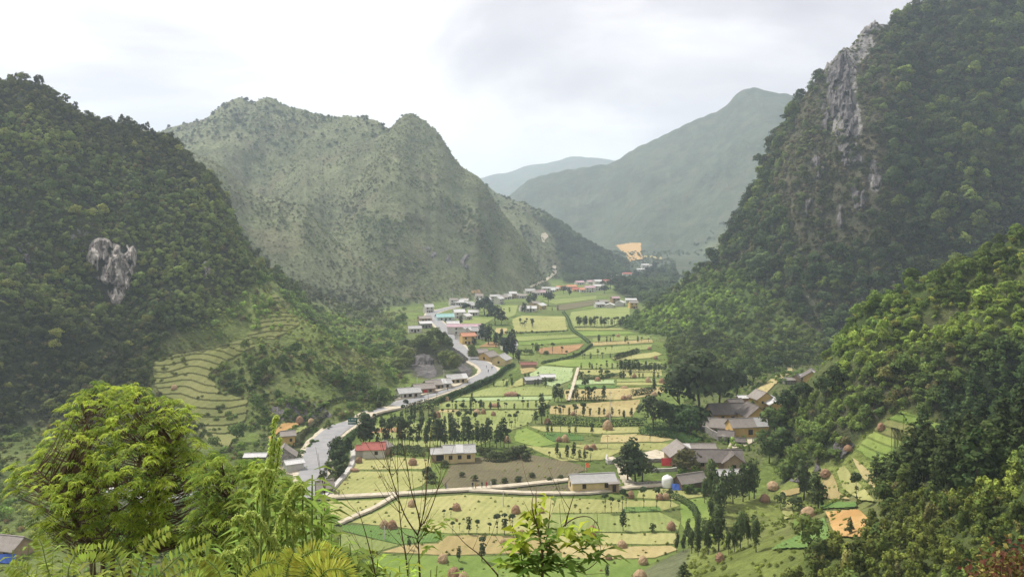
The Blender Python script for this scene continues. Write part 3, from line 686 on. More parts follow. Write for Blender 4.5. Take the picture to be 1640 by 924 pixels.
def crown(kind, seed, n):
    r = random.Random(seed * 31 + 5)
    if kind == 'broad': return [leafset(lobes_broad(seed), n, .052, seed, .25)]
    if kind == 'shrub': return [leafset(lobes_broad(seed, 6, .34, .34, .24, .85), n, .075, seed, .2)]
    if kind == 'spray':   # loose upright shrub
        lb = [((r.uniform(-.3, .3), r.uniform(-.3, .3), r.uniform(.25, .8)), (r.uniform(.1, .2), r.uniform(.1, .2), r.uniform(.14, .26))) for _ in range(9)]
        return [leafset(lb, n, .07, seed, .1)]
    if kind == 'pine':
        lb = []
        z = .28
        while z < .97:
            R = .23 * (1.05 - z) ** .7 * r.uniform(.75, 1.2) + .02
            for i in range(4):
                a = r.uniform(0, 6.28); lb.append(((math.cos(a) * R * .6, math.sin(a) * R * .6, z + r.uniform(-.03, .03)), (R * .7, R * .7, .055)))
            z += .085
        return [leafset(lb, n, .04, seed, .2, .45)]
    if kind == 'col':
        lb = []; z = .26
        while z < .95: q = r.uniform(.075, .12) * (1 if z < .8 else .8); lb.append(((r.uniform(-.025, .025), r.uniform(-.025, .025), z), (q, q, q * 1.1))); z += .085
        return [leafset(lb, n, .042, seed, .1)]
    if kind == 'lol':
        return [leafset([((r.uniform(-.02, .02), 0, .87), (.13, .13, .14)), ((.03, .03, .80), (.09, .09, .08))], int(n * .8), .045, seed), leafset([((0, 0, .52), (.05, .05, .16)), ((0, 0, .3), (.03, .03, .1))], int(n * .2), .03, seed + 1)]
    if kind == 'dbl':
        return [leafset([((0, 0, .90), (.10, .10, .10))], int(n * .35), .04, seed), leafset([((r.uniform(-.03, .03), 0, z), (.10, .10, .10)) for z in (.3, .42, .54, .66)], int(n * .65), .04, seed + 1)]
    if kind == 'tall':
        lb = []; z = .22
        while z < .96: q = .15 * r.uniform(.7, 1.25) * (1.15 - abs(z - .5) * .9); lb.append(((r.uniform(-.08, .08), r.uniform(-.08, .08), z), (q, q, q))); z += .075
        return [leafset(lb, n, .045, seed, .1)]
    if kind == 'bush':    # low mound of weeds
        return [leafset(lobes_broad(seed, 5, .38, .2, .25, .6), n, .08, seed, .3)]
NL = {'broad': 620, 'shrub': 300, 'spray': 300, 'pine': 620, 'col': 260, 'lol': 200, 'dbl': 260, 'tall': 480, 'bush': 220}
def trunk_mb(kind, seed):
    r = random.Random(seed); b = MB()
    top = {'broad': .75, 'pine': .95, 'col': .9, 'lol': .88, 'dbl': .9, 'tall': .9, 'shrub': .4, 'spray': .7}.get(kind, .5)
    r0 = {'broad': .026, 'pine': .017, 'col': .014, 'lol': .012, 'dbl': .015, 'tall': .02}.get(kind, .015)
    pts = [(r.uniform(-.012, .012) * i, r.uniform(-.012, .012) * i, -.04 + (top + .04) * i / 5) for i in range(6)]
    b.tube(pts, [r0 * (1.25 if i == 0 else 1 - i * .15) for i in range(6)], 6)
    if kind in ('broad', 'tall', 'shrub', 'spray'):
        for i in range(5):
            a = r.uniform(0, 6.28); z = r.uniform(.3, .6) * top / .75; q = .22 if kind == 'broad' else .12
            b.tube([(0, 0, z), (math.cos(a) * q * .5, math.sin(a) * q * .5, z + .1), (math.cos(a) * q, math.sin(a) * q, z + .2)], [r0 * .55, r0 * .4, r0 * .15], 4)
    return b
# ------------------------------------------------------------------ forest scatter (instances on points) and single trees
def nodegroup(name, protos):
    g = bpy.data.node_groups.new(name, 'GeometryNodeTree')
    g.interface.new_socket('Geometry', in_out='INPUT', socket_type='NodeSocketGeometry'); g.interface.new_socket('Geometry', in_out='OUTPUT', socket_type='NodeSocketGeometry')
    i = g.nodes.new('NodeGroupInput'); o = g.nodes.new('NodeGroupOutput')
    gi = g.nodes.new('GeometryNodeGeometryToInstance')
    for p in protos[::-1]:
        oi = g.nodes.new('GeometryNodeObjectInfo'); oi.inputs['Object'].default_value = p; oi.inputs['As Instance'].default_value = True
        g.links.new(oi.outputs['Geometry'], gi.inputs[0])
    ip = g.nodes.new('GeometryNodeInstanceOnPoints'); ip.inputs['Pick Instance'].default_value = True
    def at_(nm, ty):
        a = g.nodes.new('GeometryNodeInputNamedAttribute'); a.data_type = ty; a.inputs['Name'].default_value = nm; return [s for s in a.outputs if s.enabled and s.name == 'Attribute'][0]
    g.links.new(i.outputs[0], ip.inputs['Points']); g.links.new(gi.outputs[0], ip.inputs['Instance'])
    g.links.new(at_('pick', 'INT'), ip.inputs['Instance Index']); g.links.new(at_('rot', 'FLOAT_VECTOR'), ip.inputs['Rotation']); g.links.new(at_('siz', 'FLOAT_VECTOR'), ip.inputs['Scale'])
    g.links.new(ip.outputs[0], o.inputs[0]); return g
PROTO = {}
def proto(kind):
    if kind not in PROTO:
        lst = []
        for s in range(4):
            me = leafmesh(kind + '_foliage', crown(kind, s + 11, int(NL[kind] * .75)), M['leaf_i']); lst.append(bpy.data.objects.new(kind + '_foliage', me))
        PROTO[kind] = lst
    return PROTO[kind]
GROUPS = {}
def scatter(name, label, kind, pos, siz, tint, wide=None):
    pos = np.asarray(pos, np.float32); n = len(pos)
    if n == 0: return
    me = bpy.data.meshes.new(name); me.vertices.add(n); me.vertices.foreach_set('co', pos.ravel())
    a = me.attributes.new('pick', 'INT', 'POINT'); a.data.foreach_set('value', rng.integers(0, 4, n).astype(np.int32))
    a = me.attributes.new('rot', 'FLOAT_VECTOR', 'POINT'); a.data.foreach_set('vector', np.stack([rng.uniform(-.12, .12, n), rng.uniform(-.12, .12, n), rng.uniform(0, 6.28, n)], 1).astype(np.float32).ravel())
    s = np.stack([siz, siz, siz * rng.uniform(.8, 1.25, n)], 1) if wide is None else wide
    a = me.attributes.new('siz', 'FLOAT_VECTOR', 'POINT'); a.data.foreach_set('vector', s.astype(np.float32).ravel())
    vcol(me, 'tint', tint)
    o = link(name, me); tag(o, label, kind='stuff')
    if kind not in GROUPS: GROUPS[kind] = nodegroup('scatter_' + kind, proto(kind))
    md = o.modifiers.new('scatter', 'NODES'); md.node_group = GROUPS[kind]
CELL = np.gradient(GX, axis=1) * np.gradient(GY, axis=0) * np.sqrt(1 + np.minimum(SLOPE, 1.5) ** 2)
INFRAME = (GPX > -90) & (GPX < 1730) & (GPY > -140) & (GPY < 1020)
def sample(zones, spacing, patch=None, dmin=0, dmax=9e9):
    k = np.isin(ZONE, [ZI[z] for z in zones]) & VIS & INFRAME & (GY > dmin) & (GY < dmax)
    p = np.where(k, CELL, 0) / spacing ** 2
    if patch is not None:
        s, th = patch; f = fbm(GX / s + 31, GY / s + 7, 4); p = p * sstep(th - .06, th + .06, f)
    n = int(p.sum())
    if n == 0: return np.zeros((0, 3))
    q = rng.choice(p.size, n, p=(p / p.sum()).ravel()); j, i = np.divmod(q, nc)
    jj = np.clip(j + rng.uniform(-.5, .5, n), 0, nr - 1.001); ii = np.clip(i + rng.uniform(-.5, .5, n), 0, nc - 1.001)
    j0 = jj.astype(int); y = YS[j0] + (jj - j0) * (YS[np.minimum(j0 + 1, nr - 1)] - YS[j0]); u = US[0] + ii * (US[1] - US[0])
    x = u * y; return np.stack([x, y, hz(x, y)], 1)
def tints(pos, a, b, c=None, s=40.0, jit=.34, pc=.12):
    n = len(pos); f = np.clip((fbm(pos[:, 0] / s, pos[:, 1] / s + pos[:, 2] / s, 3) - .3) / .4 + rng.normal(0, .28, n), 0, 1)[:, None]
    t_ = np.array(a) * (1 - f) + np.array(b) * f
    g = fbm(pos[:, 0] / (s * 2.2) + 50, (pos[:, 1] + pos[:, 2]) / (s * 2.2), 4)[:, None]            # larger stands: dry brownish or fresh green
    t_ = t_ * (.72 + .62 * sstep(.36, .62, g)) * (1 + np.array([.12, .02, .06]) * sstep(.5, .3, g))
    if c is not None: k = rng.random(n) < pc; t_[k] = np.array(c) * rng.uniform(.8, 1.2, (k.sum(), 1))
    return t_ * rng.uniform(1 - jit, 1 + jit, (n, 1)) * np.array([1.80, 1.80, 1.35])

# tree as a thing: trunk + crown, shared meshes
TREEM = {}
def treemeshes(kind, v):
    if (kind, v) not in TREEM:
        TREEM[kind, v] = (trunk_mb(kind, v + 3).mesh(kind + '_trunk', M['bark'], True), leafmesh(kind + '_crown', crown(kind, v + 40, NL[kind]), M['leaf_o']))
    return TREEM[kind, v]
def tree(name, kind, loc, h, tint, label, cat='tree', group=None, wide=1.0, v=None):
    v = random.randrange(5) if v is None else v
    tm, cm = treemeshes(kind, v)
    o = empty(name, loc, random.uniform(0, 6.28), (h * wide, h * wide, h)); tag(o, label, cat, group)
    link('trunk', tm, o); c = link('crown', cm, o); k = random.uniform(.8, 1.2); c.color = (tint[0] * k, tint[1] * k, tint[2] * k, 1)
    return o
DK, MD, LT, BR = (.036, .052, .022), (.055, .078, .028), (.10, .135, .035), (.085, .078, .042)
# --- left mountain
FOREST = []
def forest(name, label, kind, zones, spacing, smin, smax, ta, tb, tcol=None, patch=None, pc=.12, dmin=0, dmax=9e9, s=40, sink=.08):
    p = sample(zones, spacing, patch, dmin, dmax)
    if len(p) == 0: return p, None, None
    sz = rng.uniform(smin, smax, len(p)) * rng.uniform(.8, 1.15, len(p)); p[:, 2] -= sz * sink; tt = tints(p, ta, tb, tcol, s, pc=pc)
    return p, sz, tt
def stuff(name, label, kind, *a, **k):
    p, sz, tt = forest(name, label, kind, *a, **k)
    if sz is not None: scatter(name, label, kind, p, sz, tt)
stuff('shrub_cover', 'dense olive shrub forest covering the left mountain', 'shrub', ['A'], 2.05, 1.5, 3.9, (.045, .062, .026), (.095, .115, .04), BR, pc=.10)
stuff('tree_cover', 'small trees standing among the shrubs of the left mountain', 'broad', ['A'], 8.0, 3.5, 7.0, (.045, .062, .026), (.085, .11, .036), (.12, .13, .04), pc=.12)
stuff('shrub_cover', 'light green bushes scattered over the lower left slope', 'shrub', ['Alow'], 2.9, 1.6, 4.2, (.05, .08, .025), (.115, .165, .042), BR, patch=(26, .50))
stuff('weed_cover', 'low weeds on the lower left slope', 'bush', ['Alow'], 2.4, 1.0, 2.2, (.10, .13, .038), (.15, .17, .05), (.12, .09, .05), patch=(14, .42))
stuff('tree_cover', 'small trees on the lower left slope', 'broad', ['Alow'], 9, 4, 7, (.05, .08, .026), (.085, .12, .035), patch=(30, .52))
# --- knoll
p, sz, tt = forest('x', 'x', 'broad', ['knob'], 4.2, 5, 8, (.055, .07, .028), (.085, .10, .038))
KNOB = (p, sz, tt)
# --- spur and middle mountain
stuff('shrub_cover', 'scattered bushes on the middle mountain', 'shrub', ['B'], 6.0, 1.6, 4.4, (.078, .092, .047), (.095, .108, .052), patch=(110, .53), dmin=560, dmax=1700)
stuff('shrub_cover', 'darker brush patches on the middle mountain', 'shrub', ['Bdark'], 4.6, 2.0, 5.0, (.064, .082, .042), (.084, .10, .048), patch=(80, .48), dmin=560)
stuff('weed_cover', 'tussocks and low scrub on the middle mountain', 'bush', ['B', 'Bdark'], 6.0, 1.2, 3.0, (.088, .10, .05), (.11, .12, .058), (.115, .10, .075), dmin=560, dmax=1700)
stuff('tree_cover', 'dark wood on the ridge beyond the town', 'broad', ['Cdark'], 7, 7, 12, (.03, .045, .026), (.05, .068, .034))
stuff('shrub_cover', 'scrub on the ridge beyond the town', 'shrub', ['B', 'far'], 14, 3.5, 8, (.034, .045, .022), (.048, .058, .026), patch=(160, .44), dmin=1200, dmax=1950)
# --- right mountain
stuff('shrub_cover', 'undergrowth and small trees on the right mountain', 'shrub', ['R'], 3.6, 2.4, 6.4, DK, (.062, .08, .032), BR, pc=.24)
p, sz, tt = forest('x', 'x', 'broad', ['R'], 6.4, 5.5, 14.5, (.028, .042, .02), (.052, .07, .028), (.085, .11, .03), pc=.15, s=70)
RTREE = (p, sz, tt)
stuff('shrub_cover', 'light green brush on the lower flank of the right mountain', 'shrub', ['Rlight'], 3.2, 2.5, 5.0, (.06, .092, .026), (.125, .18, .04), BR, pc=.06)
stuff('tree_cover', 'small trees on the lower flank of the right mountain', 'broad', ['Rlight'], 9, 5, 9, (.045, .066, .024), (.08, .115, .032))
stuff('shrub_cover', 'grey-brown dry brush on the tower flank of the right mountain', 'shrub', ['Rdry'], 3.0, 1.8, 4.6, (.055, .06, .035), (.08, .085, .045), (.085, .07, .055), pc=.3)
stuff('tree_cover', 'scattered dark trees on the tower flank', 'broad', ['Rdry'], 9.0, 5, 8.5, (.036, .05, .024), (.06, .078, .032))
stuff('shrub_cover', 'tufts of brush clinging to the rock of the right tower', 'shrub', ['rock'], 4.0, 2.0, 4.5, (.05, .06, .03), (.085, .09, .045))
# --- near right spur
stuff('shrub_cover', 'shrub layer of the near right hillside', 'shrub', ['N'], 2.3, 1.8, 4.0, (.04, .06, .022), (.075, .10, .03), BR, pc=.08)
stuff('shrub_cover', 'bright green shrub layer on the upper near hillside', 'shrub', ['Nlight'], 2.1, 1.5, 3.4, (.06, .09, .024), (.125, .16, .036), (.15, .16, .04))
stuff('shrub_cover', 'yellowish green scrub at the foot of the near hillside', 'spray', ['Nshrub'], 1.9, 1.3, 3.0, (.065, .09, .024), (.14, .165, .04), (.13, .125, .05), pc=.05, s=12, dmin=60)
stuff('weed_cover', 'low green ground cover at the foot of the near hillside', 'bush', ['Nshrub'], 1.7, .8, 1.8, (.07, .10, .025), (.13, .16, .04), dmin=60)
stuff('shrub_cover', 'dark undergrowth below the pines', 'shrub', ['Npine'], 2.8, 1.6, 3.4, (.035, .052, .02), (.06, .085, .026))
stuff('weed_cover', 'grass tufts among the right hillside plots', 'bush', ['bare'], 3.2, .6, 1.5, (.10, .14, .035), (.16, .20, .05), patch=(12, .55))
N1 = forest('x', 'x', 'broad', ['N'], 5.6, 3.5, 7.0, (.036, .054, .02), (.062, .085, .026), (.10, .10, .04), pc=.07)
N2 = forest('x', 'x', 'broad', ['Nlight'], 6.0, 3.2, 6.2, (.062, .09, .022), (.115, .15, .034))
N3 = forest('x', 'x', 'pine', ['Npine'], 4.6, 6, 10.5, (.026, .042, .018), (.042, .06, .022))
N4 = forest('x', 'x', 'tall', ['Nshrub'], 7.5, 2.5, 5.5, (.045, .068, .022), (.085, .11, .03), (.12, .12, .06), pc=.06, dmin=60)
stuff('weed_cover', 'small weeds and crop stubble tufts over the valley fields', 'bush', ['floor'], 5.0, .5, 1.1, (.09, .12, .035), (.16, .18, .05), (.2, .15, .07), dmin=150, dmax=700)
stuff('shrub_cover', 'bushes among the left terraces', 'shrub', ['bareA'], 4.2, 1.2, 3.0, (.065, .095, .028), (.12, .15, .045), patch=(14, .5))
stuff('shrub_cover', 'bushes and weeds round the village', 'shrub', ['clear'], 3.4, 1.2, 3.2, (.05, .078, .024), (.10, .14, .036), patch=(14, .47))
stuff('weed_cover', 'low weeds round the village', 'bush', ['clear', 'bare'], 2.6, .6, 1.4, (.08, .115, .03), (.13, .165, .04), patch=(10, .5))
xs_ = rng.uniform(-.75, .75, 6000); ys_ = rng.uniform(6, 92, 6000); xs_ = xs_ * ys_; zs_ = hz(xs_, ys_); ss_ = rng.uniform(.8, 2.4, 6000)
kk_ = (zs_ + ss_ * .9 < CAMZ - .43 * ys_) & (xs_ < 30)
pp_ = np.stack([xs_, ys_, zs_ - .1], 1)[kk_]
scatter('shrub_cover', 'bushes on the hillside falling away below the viewpoint', 'shrub', pp_, ss_[kk_], tints(pp_, (.06, .09, .026), (.11, .14, .036), None, 12))
# the 300 that show largest are trees of their own, the rest is one mass for each stand
cand = []
STAND = {'forest trees on the right mountain': 'forest on the steep right mountain', 'broadleaf trees on the near right hillside': 'wooded hillside right of the village', 'bright trees on the upper right hillside': 'bright wood at the right edge', 'dark conifers above the right terraces': 'conifer stand above the right terraces', 'saplings in the lower right scrub': 'yellowish scrub at lower right', 'trees on the roadside knoll': 'rocky knoll by the road bend'}
for nm, kind, lab, grp, S in (('broadleaf_tree', 'broad', 'dark broadleaf tree in the forest on the steep right mountain', 'forest trees on the right mountain', RTREE), ('broadleaf_tree', 'broad', 'mid green broadleaf tree on the near right hillside behind the village', 'broadleaf trees on the near right hillside', N1),
                          ('broadleaf_tree', 'broad', 'bright green tree on the upper near hillside at the right edge', 'bright trees on the upper right hillside', N2), ('conifer_tree', 'pine', 'dark conifer in the stand above the right terraces', 'dark conifers above the right terraces', N3), ('sapling', 'tall', 'slim sapling in the yellowish scrub at the lower right', 'saplings in the lower right scrub', N4), ('broadleaf_tree', 'broad', 'dense rounded tree on the rocky knoll by the road bend', 'trees on the roadside knoll', KNOB)):
    p, sz, tt = S
    for i in range(len(p)): cand.append((sz[i] / p[i][1] if -30 < CX + p[i][0] / p[i][1] * F < 1670 else 0, nm, kind, lab, grp, p[i], sz[i], tt[i]))
cand.sort(key=lambda c: -c[0])
for _, nm, kind, lab, grp, p, s_, t_ in cand[:300]:
    qx = CX + p[0] / p[1] * F; qy = HY - (p[2] - CAMZ) / p[1] * F; lum = t_[1]
    hue = 'dark' if lum < .09 else 'mid green' if lum < .14 else 'light green'
    xs_ = sorted(CX + c[5][0] / c[5][1] * F for c in cand[:300] if c[4] == grp); ys_ = sorted(HY - (c[5][2] - CAMZ) / c[5][1] * F for c in cand[:300] if c[4] == grp); n3 = max(1, len(xs_) // 3)
    wx = 'left' if qx <= xs_[n3 - 1] else 'right' if qx > xs_[-n3] else 'middle'; wy = 'upper' if qy <= ys_[n3 - 1] else 'lower' if qy > ys_[-n3] else 'central'
    lab2 = '%s %s in the %s %s of the %s' % (hue, nm.replace('_', ' '), wy, wx, STAND[grp])
    tree(nm, kind, p, s_, t_, lab2, 'tree', grp, random.uniform(.85, 1.2))
rest = {}
for c in cand[300:]: rest.setdefault((c[4], c[2]), []).append(c)
for (grp, kind), lst in rest.items():
    scatter('forest', 'more distant ' + grp + ', a mass of crowns', kind, np.array([c[5] for c in lst]), np.array([c[6] for c in lst]), np.array([c[7] for c in lst]))
# sparse ragged trees along the left skyline
for px in (22, 58, 64, 108, 120, 196, 205, 226, 232, 246):
    yy = np.interp(px, [0, 60, 150, 210, 270], [116, 134, 172, 196, 212]); D = np.interp(px, [0, 150, 270], [460, 475, 500])
    q = at(px, yy, D); q.z = float(hz(q.x, q.y)) - .3
    tree('ridge_tree', 'spray', q, random.uniform(5, 7.5), (.07, .075, .045), 'thin ragged tree on the skyline of the left mountain', 'tree', 'skyline trees on the left mountain', .75)
# ------------------------------------------------------------------ houses
def house(name, px, py, Lx, W, Hw, yaw, wall, roof, label, cat='house', rise=None, over=.55, wins=(), door=None, patch=None, group=None, D=None, gable=True, plinth=2.0, z=None, porch=None, chim=False):
    """Lx along the ridge, W across; wins: (side, position 0..1, width, height, sill) ; front side is -y"""
    loc = at(px, py, D) if D else (hit(px, py, 100) or flo(px, py))
    if z is not None: loc.z = z
    rise = rise if rise is not None else W * .27
    root = empty(name, loc, math.radians(yaw)); tag(root, label, cat, group)
    a, b = Lx / 2, W / 2
    V = [(-a,-b,-plinth),(a,-b,-plinth),(a,b,-plinth),(-a,b,-plinth),(-a,-b,Hw),(a,-b,Hw),(a,b,Hw),(-a,b,Hw),(-a,0,Hw+rise),(a,0,Hw+rise)]
    Fc = [(0,1,5,4),(2,3,7,6),(1,2,6,9,5),(3,0,4,8,7),(4,5,9,8),(6,7,8,9)]
    link('wall', pmesh('wall', V, Fc, M[wall]), root)
    # roof: two slabs with thickness and overhang, plus ridge cap
    th = .14; oe = over * .8; sl = rise / b
    rb = MB()
    for s in (-1, 1):
        y1 = s * (b + over); z1 = Hw - over * sl
        V = [(-a-oe, 0, Hw+rise+.05), (a+oe, 0, Hw+rise+.05), (a+oe, y1, z1+.05), (-a-oe, y1, z1+.05)]
        # sagging, slightly uneven eaves
        seg = max(2, int(Lx / 2.2)); vv = []
        for i in range(seg + 1):
            t_ = i / seg; x = -a - oe + (Lx + 2 * oe) * t_; dz = random.uniform(-.05, .05)
            for k_ in range(3):
                q = k_ / 2; vv.append((x, y1 * q, (Hw + rise) * (1 - q) + z1 * q + .06 + (dz if 0 < i < seg else 0) - .06 * math.sin(math.pi * q)))
        n_ = len(vv); vv2 = vv + [(x, y, z_ + th) for x, y, z_ in vv]; ff = []
        for i in range(seg):
            for k_ in range(2):
                p = i * 3 + k_; q = (p, p + 3, p + 4, p + 1)
                ff.append(q if s > 0 else q[::-1]); q2 = tuple(n_ + j for j in q); ff.append(q2[::-1] if s > 0 else q2)
        for i in range(seg): ff.append((i * 3 + 2, i * 3 + 5, n_ + i * 3 + 5, n_ + i * 3 + 2))
        for i0 in (0, seg):
            for k_ in range(2): p = i0 * 3 + k_; ff.append((p, p + 1, n_ + p + 1, n_ + p))
        rb.add(vv2, ff)
    ro = rb.build('roof', RM[roof], root)
    link('ridge_cap', MB().box(-a-oe, a+oe, -.16, .16, Hw+rise+.16, Hw+rise+.30).mesh('ridge_cap', RM[roof]), ro)
    if patch:
        u0, u1, rm = patch; x0, x1 = -a - oe + (Lx + 2 * oe) * u0, -a + (Lx + 2 * oe) * u1 - oe * 0 - oe
        zz = lambda y: Hw + rise - abs(y) * sl + .06 + th + .05
        y1 = -(b + over * 1.02)
        link('roof_sheet', pmesh('roof_sheet', [(x0,-.1,zz(.1)),(x1,-.1,zz(.1)),(x1,y1,zz(y1)),(x0,y1,zz(y1)),(x0,-.1,zz(.1)+.05),(x1,-.1,zz(.1)+.05),(x1,y1,zz(y1)+.05),(x0,y1,zz(y1)+.05)], [(0,1,2,3)[::-1],(4,5,6,7)[::-1],(2,3,7,6),(0,3,7,4),(1,2,6,5)], RM[rm]), ro)
    def panel(nm, side, t_, w_, h_, z0, mat, frame=True):
        if side in 'fb': s = -1 if side == 'f' else 1; c = (-a + Lx * t_, s * b); ax = 0
        else: s = -1 if side == 'l' else 1; c = (s * a, -b + W * t_); ax = 1
        def bx(mb, u0, u1, z_0, z_1, d0, d1):
            if ax == 0: mb.box(c[0] + u0, c[0] + u1, min(c[1] + s * d0, c[1] + s * d1), max(c[1] + s * d0, c[1] + s * d1), z_0, z_1)
            else: mb.box(min(c[0] + s * d0, c[0] + s * d1), max(c[0] + s * d0, c[0] + s * d1), c[1] + u0, c[1] + u1, z_0, z_1)
        mb = MB(); bx(mb, -w_/2, w_/2, z0, z0 + h_, -.1, .03); p = mb.build(nm, mat, root)
        if frame:
            fb = MB(); bx(fb, -w_/2-.09, -w_/2, z0-.05, z0+h_+.09, -.05, .07); bx(fb, w_/2, w_/2+.09, z0-.05, z0+h_+.09, -.05, .07); bx(fb, -w_/2, w_/2, z0+h_, z0+h_+.09, -.05, .07)
            if nm == 'window': bx(fb, -w_/2, w_/2, z0-.06, z0, -.05, .12); bx(fb, -.03, .03, z0, z0+h_, .0, .05)
            link('frame', fb.mesh('frame', M['wood']), p)
    for sd_, t_, w_, h_, z0 in wins: panel('window', sd_, t_, w_, h_, z0, M['opening'])
    if door: panel('door', door[0], door[1], door[2], door[3], .02, M['opening'] if len(door) < 5 else M[door[4]])
    if porch:
        pb = MB()
        for i in range(4): x = -a + .2 + (Lx - .4) * i / 3; pb.box(x-.07, x+.07, -b-1.5, -b-1.36, -1, Hw-.5)
        pb.build('porch_post', M['wood'], root)
    if chim: link('chimney', MB().box(a*.4, a*.4+.6, .4, 1.0, Hw, Hw+rise+.8).mesh('chimney', M['stone']), ro)
    return root
W1 = lambda *p: tuple(('f', q, 1.0, 1.1, 1.1) for q in p)
house('house', 948, 778, 12.2, 5.2, 2.7, 9, 'ochre_pale', 'fibro', 'long pale ochre house with grey roof beside the two white paths', wins=(('f', .27, .9, 1.1, 1.0), ('f', .78, .9, 1.1, 1.0), ('l', .5, .8, 1.0, 1.1)), door=('b', .5, 1.1, 2.1), D=236, z=.2)
house('shed', 981, 775, 2.6, 3.6, 2.3, 9, 'mudbrown', 'tilep', 'brown lean-to shed against the end of the long pale house', 'shed', rise=.5, D=235, z=.2, door=('f', .5, .9, 1.8))
# old courtyard village
house('house', 1196, 698, 13.0, 6.0, 4.0, 10, 'ochre', 'tilep', 'large ochre house with one dark window in the village courtyard', D=296, z=.5, wins=(('f', .5, 1.5, 1.7, 1.2), ('l', .5, .9, 1.1, 1.4)), door=('f', .86, 1.2, 2.2), patch=(.66, 1.0, 'fibro'), rise=2.2)
house('house', 1206, 680, 9, 8, 4.2, 100, 'ochre', 'tile', 'ochre gable-fronted house with dark tiles just behind the large ochre house', D=311, z=1.2, rise=3.0, over=.9, wins=(('l', .5, .9, 1.0, 2.0),))
house('house', 1163, 677, 13, 6.5, 3.6, 8, 'ochre', 'tile', 'long dark-tiled ochre house at the back of the village courtyard', D=318, z=1.2, rise=2.6, over=1.0, wins=(('l', .5, .9, 1.0, 1.6), ('f', .3, 1.0, 1.2, 1.0)), door=('f', .6, 1.2, 2.0))
house('barn', 1151, 686, 9.0, 5.6, 2.6, -24, 'mudbrown', 'tilep', 'low brown barn with grey tiles at the front of the village courtyard', 'barn', D=303, z=.3, rise=2.2, over=.8, door=('f', .5, 1.6, 1.9))
house('shed', 1131, 680, 4.6, 4.0, 2.2, 22, 'mudbrown', 'tile', 'small dark shed at the left corner of the village courtyard', 'shed', D=312, z=.3, rise=1.2, door=('f', .5, 1.4, 1.7))
house('shed', 1163, 700, 4.8, 4.6, 2.2, -18, 'stone', 'tile', 'small stone shed with dark tiles below the brown barn', 'shed', D=290, z=.2, rise=1.3, door=('f', .75, .9, 1.7))
house('shed', 1185, 712, 2.8, 2.4, 1.6, -15, 'stone', 'tile', 'tiny stone hut below the large ochre house', 'hut', D=285, z=.1, rise=.7, door=('f', .5, .8, 1.3))
house('house', 1219, 650, 7, 7, 3.6, 104, 'ochre', 'tilep', 'small ochre house with grey tiles at the back edge of the village', D=343, z=1.5, rise=2.3, over=.8, wins=(('l', .35, .7, .9, 1.6), ('l', .7, .7, .9, 1.6)))
house('house', 1241, 653, 7.5, 6.5, 2.6, 95, 'ochre', 'white', 'ochre house under a white sheet roof at the back edge of the village', D=339, z=1.2, rise=1.6, over=.9)
house('shed', 1192, 641, 5.5, 3.5, 2.0, 8, 'mudbrown', 'white', 'low shed with pale sheet roof behind the village', 'shed', D=352, z=1.2, rise=.6)
house('shed', 1176, 652, 6.0, 4.0, 2.0, 20, 'mudbrown', 'tile', 'dark tiled shed behind the long village house', 'shed', D=343, z=1.0, rise=1.2)
# upper farm
house('house', 1300, 622, 8.5, 7.5, 3.8, 72, 'ochre', 'tile', 'lone ochre gable house with dark tiles on the slope above the village', D=383, z=3.2, rise=2.4, over=1.1, wins=(('l', .5, .8, .9, 1.8),), patch=(.0, .45, 'white'))
house('shed', 1281, 617, 6, 4.2, 2.4, 40, 'mudbrown', 'tile', 'small brown outbuilding left of the lone ochre gable house', 'shed', D=386, z=3.1, rise=1.5, door=('f', .5, 1, 1.7), patch=(.3, .8, 'white'))
house('shed', 1263, 618, 4.5, 3, 1.8, 5, 'stone', 'tilep', 'low stone pen left of the brown outbuilding', 'shed', D=385, z=3.1, rise=.7)
# lower hamlet
house('house', 1090, 744, 8.5, 8.0, 3.2, 96, 'mudbrown', 'tilep', 'wide brown gable house with faded tiles beside the courtyard', D=263, z=.3, rise=2.6, over=.8, wins=(('l', .5, .8, .9, 1.6),))
house('house', 1140, 755, 17, 6.5, 2.7, -3, 'mudbrown', 'tile', 'long low dark-roofed house in the lower hamlet', D=258, z=.3, rise=2.4, over=.8, wins=(('f', .3, 1, 1, 1),), door=('f', .7, 1.1, 1.9))
house('house', 1172, 757, 6.5, 6, 2.7, 88, 'mudbrown', 'tile', 'small dark gabled house at the right end of the lower hamlet', D=256, z=.3, rise=2.2, over=.7, door=('l', .5, 1.1, 1.9))
house('shed', 1166, 774, 9.5, 4.5, 2.0, 4, 'stone', 'fibro', 'low shed with pale grey sheets in front of the lower hamlet', 'shed', D=244, z=.3, rise=.9)
house('shed', 1116, 741, 11, 4.5, 2.4, 2, 'mudbrown', 'tilep', 'narrow tiled outbuilding behind the long low house', 'shed', D=272, z=.3, rise=1.0, patch=(.05, .3, 'white'))
house('hut', 1105, 780, 8.2, 4.0, 2.0, 24, 'wood', 'tilep', 'small timber hut with grey roof beside the blue sheet', 'hut', D=238, z=.2, rise=1.6, door=('l', .5, 1.2, 1.7))
